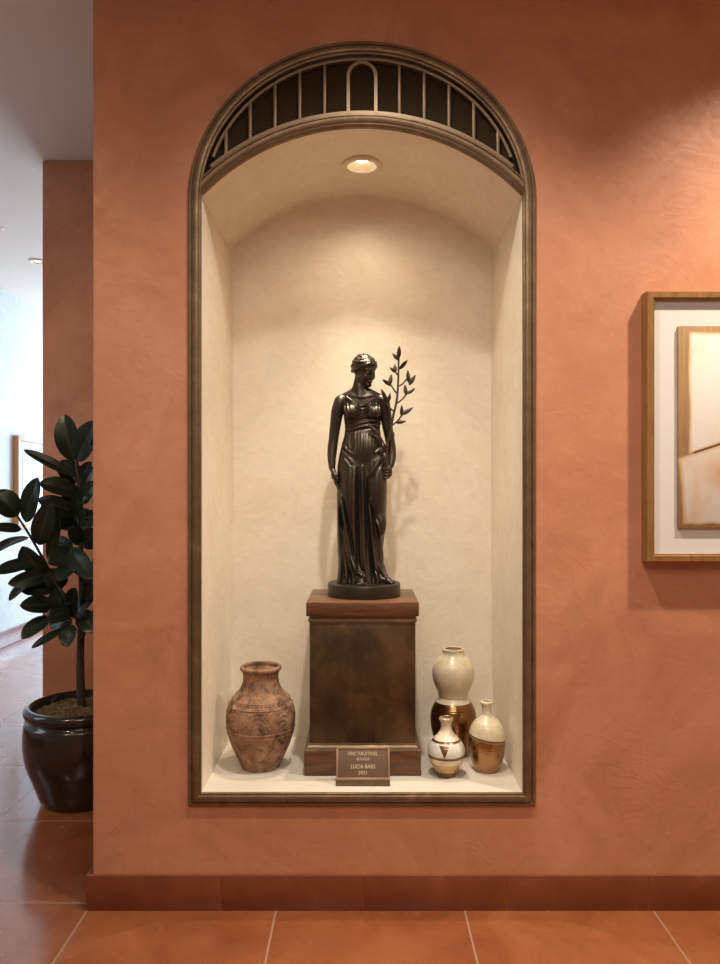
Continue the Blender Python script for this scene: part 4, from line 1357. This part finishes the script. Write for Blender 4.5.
obj('pot', bm, potmat(), RP)
def moss():
    k = NT('brown_moss_mulch')
    v = k.coord('Object')
    a = k.noise(v, 70, 5, 0.7)
    k.set(color=k.ramp(a, [(0.3, (0.04, 0.027, 0.013)), (0.5, (0.17, 0.12, 0.06)), (0.7, (0.34, 0.26, 0.13))]), rough=0.95)
    return k.m
bm = bmesh.new()
rm = random.Random(5)
N = 46
gridv = {}
for i in range(-N, N + 1):
    for j in range(-N, N + 1):
        x_, y_ = i * 0.205 / N, j * 0.205 / N
        rr = math.hypot(x_, y_)
        if rr <= 0.2045:
            gridv[i, j] = bm.verts.new((x_, y_, 0.388 + 0.022 * (1 - (rr / 0.23) ** 2) + rm.uniform(-0.006, 0.009)))
for (i, j), a in list(gridv.items()):
    q = [gridv.get(t_) for t_ in ((i, j), (i + 1, j), (i + 1, j + 1), (i, j + 1))]
    if all(q): bm.faces.new(q)
for _ in range(420):
    t_ = rm.uniform(0, 2 * PI); rr = 0.19 * math.sqrt(rm.random())
    c = Vector((rr * math.cos(t_), rr * math.sin(t_), 0.397 + 0.02 * (1 - (rr / 0.23) ** 2)))
    a = rm.uniform(0, 2 * PI); L = rm.uniform(0.012, 0.035)
    d = Vector((math.cos(a), math.sin(a), rm.uniform(-0.2, 0.5))) * L
    tube(bm, [c - d / 2, c + Vector((0, 0, 0.006)), c + d / 2], [0.0016, 0.0024, 0.0012], 5)
tag(obj('moss_mulch', bm, moss(), RP, True, 60), kind='stuff')

def L7(X, Y): return (X / 4.59, 390 + Y / 4.59)
def L8(X, Y): return (X / 3.71, 580 + Y / 3.71)
def pl(px, py, dd=0.0):
    q = P(px, py, PD + dd)
    return q - Vector((pc.x, pc.y, 0))
bark = NT('grey_brown_bark'); vb = bark.coord('Object', (30, 30, 8))
bark.set(color=bark.ramp(bark.noise(vb, 2, 5), [(0.3, (0.02, 0.013, 0.009)), (0.7, (0.06, 0.04, 0.028))]), rough=0.8)
bm = bmesh.new()
tr = spline([Vector((0, 0.0, 0.37)), pl(80.5, 680), pl(80.5, 650, .01), pl(82, 600, .0), pl(81, 560, .0), pl(80, 520), pl(79, 485), pl(76.5, 462)], 6)
tube(bm, tr, [0.021 - 0.013 * i / (len(tr) - 1) for i in range(len(tr))], 10)
tk = obj('trunk', bm, bark.m, RP)
for pts in ([(81.5, 612, 0), (66, 597, -.04), (57.5, 585, -.08), (47, 566, -.10), (37, 548, -.12), (27, 531, -.14), (16, 514, -.15)],
            [(81, 575, 0), (73, 558, .03), (70, 548, .05), (66, 540, .06)],
            [(81.5, 600, 0), (90, 575, -.05), (96, 548, -.06), (98, 520, -.08)],
            [(80, 505, 0), (86, 480, .03), (91, 462, .04)],
            [(82, 628, 0), (74, 612, -.1), (66, 604, -.14)],
            [(81.5, 640, 0), (90, 618, -.12), (99, 600, -.16)]):
    bm = bmesh.new()
    q = spline([pl(*p_) for p_ in pts], 4)
    tube(bm, q, [0.0085 - 0.004 * i / (len(q) - 1) for i in range(len(q))], 8)
    obj('branch', bm, bark.m, tk)
def leafmat():
    k = NT('dark_glossy_leaf')
    v = k.coord('Object')
    a = k.noise(v, 9, 3)
    geo = k.n('NewGeometry')
    c = k.ramp(a, [(0.3, (0.006, 0.012, 0.007)), (0.7, (0.014, 0.027, 0.015))])
    c = k.mix(geo.outputs['Backfacing'], c, (0.026, 0.030, 0.019))
    at = k.n('Attribute'); at.attribute_name = 'rib'
    c = k.mix(k.math('MULTIPLY', at.outputs['Fac'], 0.28), c, (0.11, 0.13, 0.06))
    k.set(color=c, rough=0.30, spec=0.32)
    return k.m
bm = bmesh.new()
ribl = bm.verts.layers.float.new('rib')
rl = random.Random(11)
def leaf(A, B, w, facing, bend=0.12, fold_=0.22):
    ax = B - A
    L = ax.length
    side = ax.cross(facing).normalized()
    nrm = side.cross(ax).normalized()
    if nrm.dot(facing) < 0: nrm = -nrm
    N, K = 16, (-1, -0.62, -0.1, 0, 0.1, 0.62, 1)
    rows_ = []
    for i in range(N + 1):
        q = i / N
        hw = 0.5 * w * max(0.03, (1 - abs(2 * q ** 0.95 - 1) ** 2.3) ** 0.66) if 0 < i < N else 0.5 * w * 0.04
        c = A + ax * q + nrm * (bend * L * (math.sin(PI * q) * 0.5 - 0.35 * q * q))
        r_ = []
        for kx in K:
            vv = bm.verts.new(c + side * hw * kx + nrm * (hw * fold_ * (abs(kx) - 0.35 * kx * kx) + hw * 0.05 * math.sin(7 * q + 3 * kx)))
            vv[ribl] = 1.0 if kx == 0 else 0.0
            r_.append(vv)
        rows_.append(r_)
    for i in range(N):
        for k in range(len(K) - 1):
            bm.faces.new((rows_[i][k], rows_[i][k + 1], rows_[i + 1][k + 1], rows_[i + 1][k]))
def px_leaf(a, b, wpx, da, db, f=None):
    A, B = pl(a[0], a[1], da), pl(b[0], b[1], db)
    w = wpx * PD / F
    fc = Vector(f) if f else Vector((rl.uniform(-.5, .5), -1, rl.uniform(-0.1, .7)))
    leaf(A, B, w, fc.normalized(), rl.uniform(0.05, 0.16), rl.uniform(0.15, 0.35))
S7, S8 = 4.59, 3.71
for a, b, wd, da, db in (
    ((338, 325), (292, 112), 112, -.02, -.05), ((352, 330), (436, 140), 112, -.04, -.06), ((345, 395), (108, 272), 50, -.02, -.10), ((365, 470), (182, 425), 92, -.05, -.14),
    ((345, 430), (285, 318), 105, .04, .06), ((372, 440), (408, 325), 70, .03, .05), ((368, 470), (432, 350), 50, -.04, -.08), ((350, 570), (175, 500), 85, -.06, -.16),
    ((345, 640), (185, 528), 85, .03, .04), ((85, 575), (-40, 468), 118, -.15, -.2), ((118, 608), (170, 402), 90, -.14, -.18), ((178, 712), (228, 518), 95, -.12, -.17),
    ((225, 782), (268, 560), 52, -.1, -.13), ((98, 638), (-40, 628), 44, -.14, -.24), ((132, 675), (-40, 745), 66, -.13, -.26), ((212, 838), (98, 722), 120, -.1, -.17),
    ((170, 782), (-30, 838), 66, -.1, -.24), ((245, 838), (38, 890), 75, -.06, -.2), ((248, 908), (100, 925), 85, -.05, -.14), ((165, 850), (40, 965), 62, -.08, -.2),
    ((335, 745), (222, 795), 95, -.1, -.2), ((352, 800), (268, 872), 100, -.14, -.24), ((318, 728), (425, 865), 90, -.12, -.24), ((335, 720), (243, 680), 56, .02, .06),
    ((366, 560), (430, 620), 80, -.06, -.12), ((372, 520), (440, 420), 75, -.05, -.09), ((360, 640), (300, 560), 80, .04, .08), ((375, 690), (312, 640), 90, -.08, -.16),
    ((375, 640), (440, 560), 90, -.02, -.06), ((380, 720), (445, 640), 90, -.08, -.13), ((360, 560), (300, 470), 110, -.02, -.06), ((378, 600), (350, 500), 90, -.06, -.12),
    ((300, 985), (245, 925), 90, -.1, -.16), ((330, 1000), (345, 910), 70, -.1, -.16), ((385, 880), (440, 800), 90, -.1, -.16), ((390, 960), (450, 900), 70, -.12, -.18), ((240, 985), (120, 960), 60, -.08, -.14)):
    px_leaf(L7(*a), L7(*b), wd / S7, da, db)
for a, b, wd, da, db in (
    ((198, 92), (76, 94), 66, -.08, -.2), ((182, 135), (80, 217), 62, -.1, -.2), ((232, 183), (116, 252), 30, -.1, -.2), ((262, 165), (245, 248), 62, -.14, -.2),
    ((250, 152), (212, 28), 88, -.1, -.16), ((255, 118), (175, 140), 66, -.12, -.2), ((298, 120), (350, 190), 70, -.08, -.16), ((290, 112), (345, 60), 66, -.06, -.1),
    ((270, 150), (180, 165), 62, .05, .08), ((300, 150), (262, 90), 66, -.1, -.16), ((232, 30), (180, -40), 80, -.06, -.1), ((310, 60), (350, 0), 80, -.1, -.14)):
    px_leaf(L8(*a), L8(*b), wd / S8, da, db)
# leaves on the side hidden from here by the niche wall
for _ in range(18):
    h = rl.uniform(590, 440); ang_ = rl.uniform(-0.9, 1.4)
    A = pl(81, h) + Vector((rl.uniform(0.0, .03), 0, 0))
    d = Vector((math.cos(ang_), math.sin(ang_), rl.uniform(-0.1, 0.7))).normalized()
    L = rl.uniform(0.15, 0.22)
    A = A + d * rl.uniform(0.03, 0.11)
    leaf(A, A + d * L, L * 0.52, Vector((rl.uniform(-.4, .4), -0.4, 1)).normalized(), 0.15, 0.25)
me_leaf = obj('foliage', bm, leafmat(), RP)

# ------------------------------------------------------------------ light
def light(name, typ, loc, energy, col, target=None, **kw):
    ld = bpy.data.lights.new(name, typ)
    ld.energy = energy; ld.color = col
    for k, v in kw.items(): setattr(ld, k, v)
    o = bpy.data.objects.new(name, ld); link(o)
    o.location = loc
    if target is not None:
        o.rotation_euler = (Vector(target) - Vector(loc)).to_track_quat('-Z', 'Y').to_euler()
    return o
WARM = (1.0, 0.86, 0.68)
light('niche_lamp_core_light', 'SPOT', (0, NLY, NLZ + 0.012), 110, (1.0, 0.84, 0.62), (0, NLY - 0.04, 0), spot_size=math.radians(68), spot_blend=1.0, shadow_soft_size=0.02)
light('niche_lamp_light', 'SPOT', (0, NLY, NLZ + 0.010), 20, (1.0, 0.80, 0.55), (0, NLY + 0.0, 0), spot_size=math.radians(134), spot_blend=1.0, shadow_soft_size=0.03)
for i, (x_, y_, e) in enumerate(((0.07, -0.64, 160), (1.5, -0.65, 285), (-1.5, -0.9, 8), (0.75, -2.2, 60), (-0.9, -2.2, 30))):
    light('hall_downlight_light', 'SPOT', (x_, y_, ROOMH - 0.02), e, (1.0, 0.93, 0.82) if i == 0 else WARM, (x_, y_ + 0.12, 0), spot_size=math.radians(117), spot_blend=1.0, shadow_soft_size=0.045)
light('end_window_daylight', 'AREA', (-1.35, WF + 0.15, 1.6), 480, (0.56, 0.78, 1.0), (-1.35, 0, 1.5), shape='RECTANGLE', size=3.0, size_y=2.5)
light('hall_fill_light', 'AREA', (0, -2.6, 3.0), 45, (1.0, 0.90, 0.76), (0, -2.3, 0), shape='DISK', size=1.6)  # added soft fill for the hall, not a fixture of the room
light('pier_fill_light', 'SPOT', (-2.0, -2.2, ROOMH - 0.02), 175, (1.0, 0.76, 0.47), (-1.5, 1.6, 1.1), spot_size=math.radians(55), spot_blend=0.9, shadow_soft_size=0.06)  # added spot that warms the pier; no downlight is known here
light('side_window_daylight', 'AREA', (WL - 0.15, 0.45, 1.65), 9, (0.80, 0.90, 1.0), (0, 0.45, 1.5), shape='RECTANGLE', size=0.6, size_y=1.5)

wd_ = bpy.data.worlds.new('World'); SC.world = wd_
wd_.use_nodes = True
bg = wd_.node_tree.nodes['Background']
bg.inputs[0].default_value = (0.75, 0.87, 1.0, 1); bg.inputs[1].default_value = 1.0

# ------------------------------------------------------------------ camera and view
cam = bpy.data.cameras.new('camera')
co = bpy.data.objects.new('camera', cam); link(co)
co.location = (0, CAMY, CAMZ)
co.rotation_euler = (PI / 2, 0, 0)
cam.sensor_fit = 'VERTICAL'; cam.sensor_height = 36.0
cam.lens = F / 964 * 36.0
cam.shift_x = -(VX - 360) / 964
cam.shift_y = (HY - 482) / 964
cam.clip_start = 0.05
SC.camera = co
vs_ = SC.view_settings
SC.display_settings.display_device = 'sRGB'
vs_.view_transform = 'Standard'; vs_.look = 'None'; vs_.exposure = -0.18; vs_.gamma = 1.0; vs_.use_curve_mapping = False
try:
    SC.cycles.use_denoising = True
    SC.cycles.max_bounces = 10
    SC.cycles.sample_clamp_indirect = 6.0
except Exception:
    pass
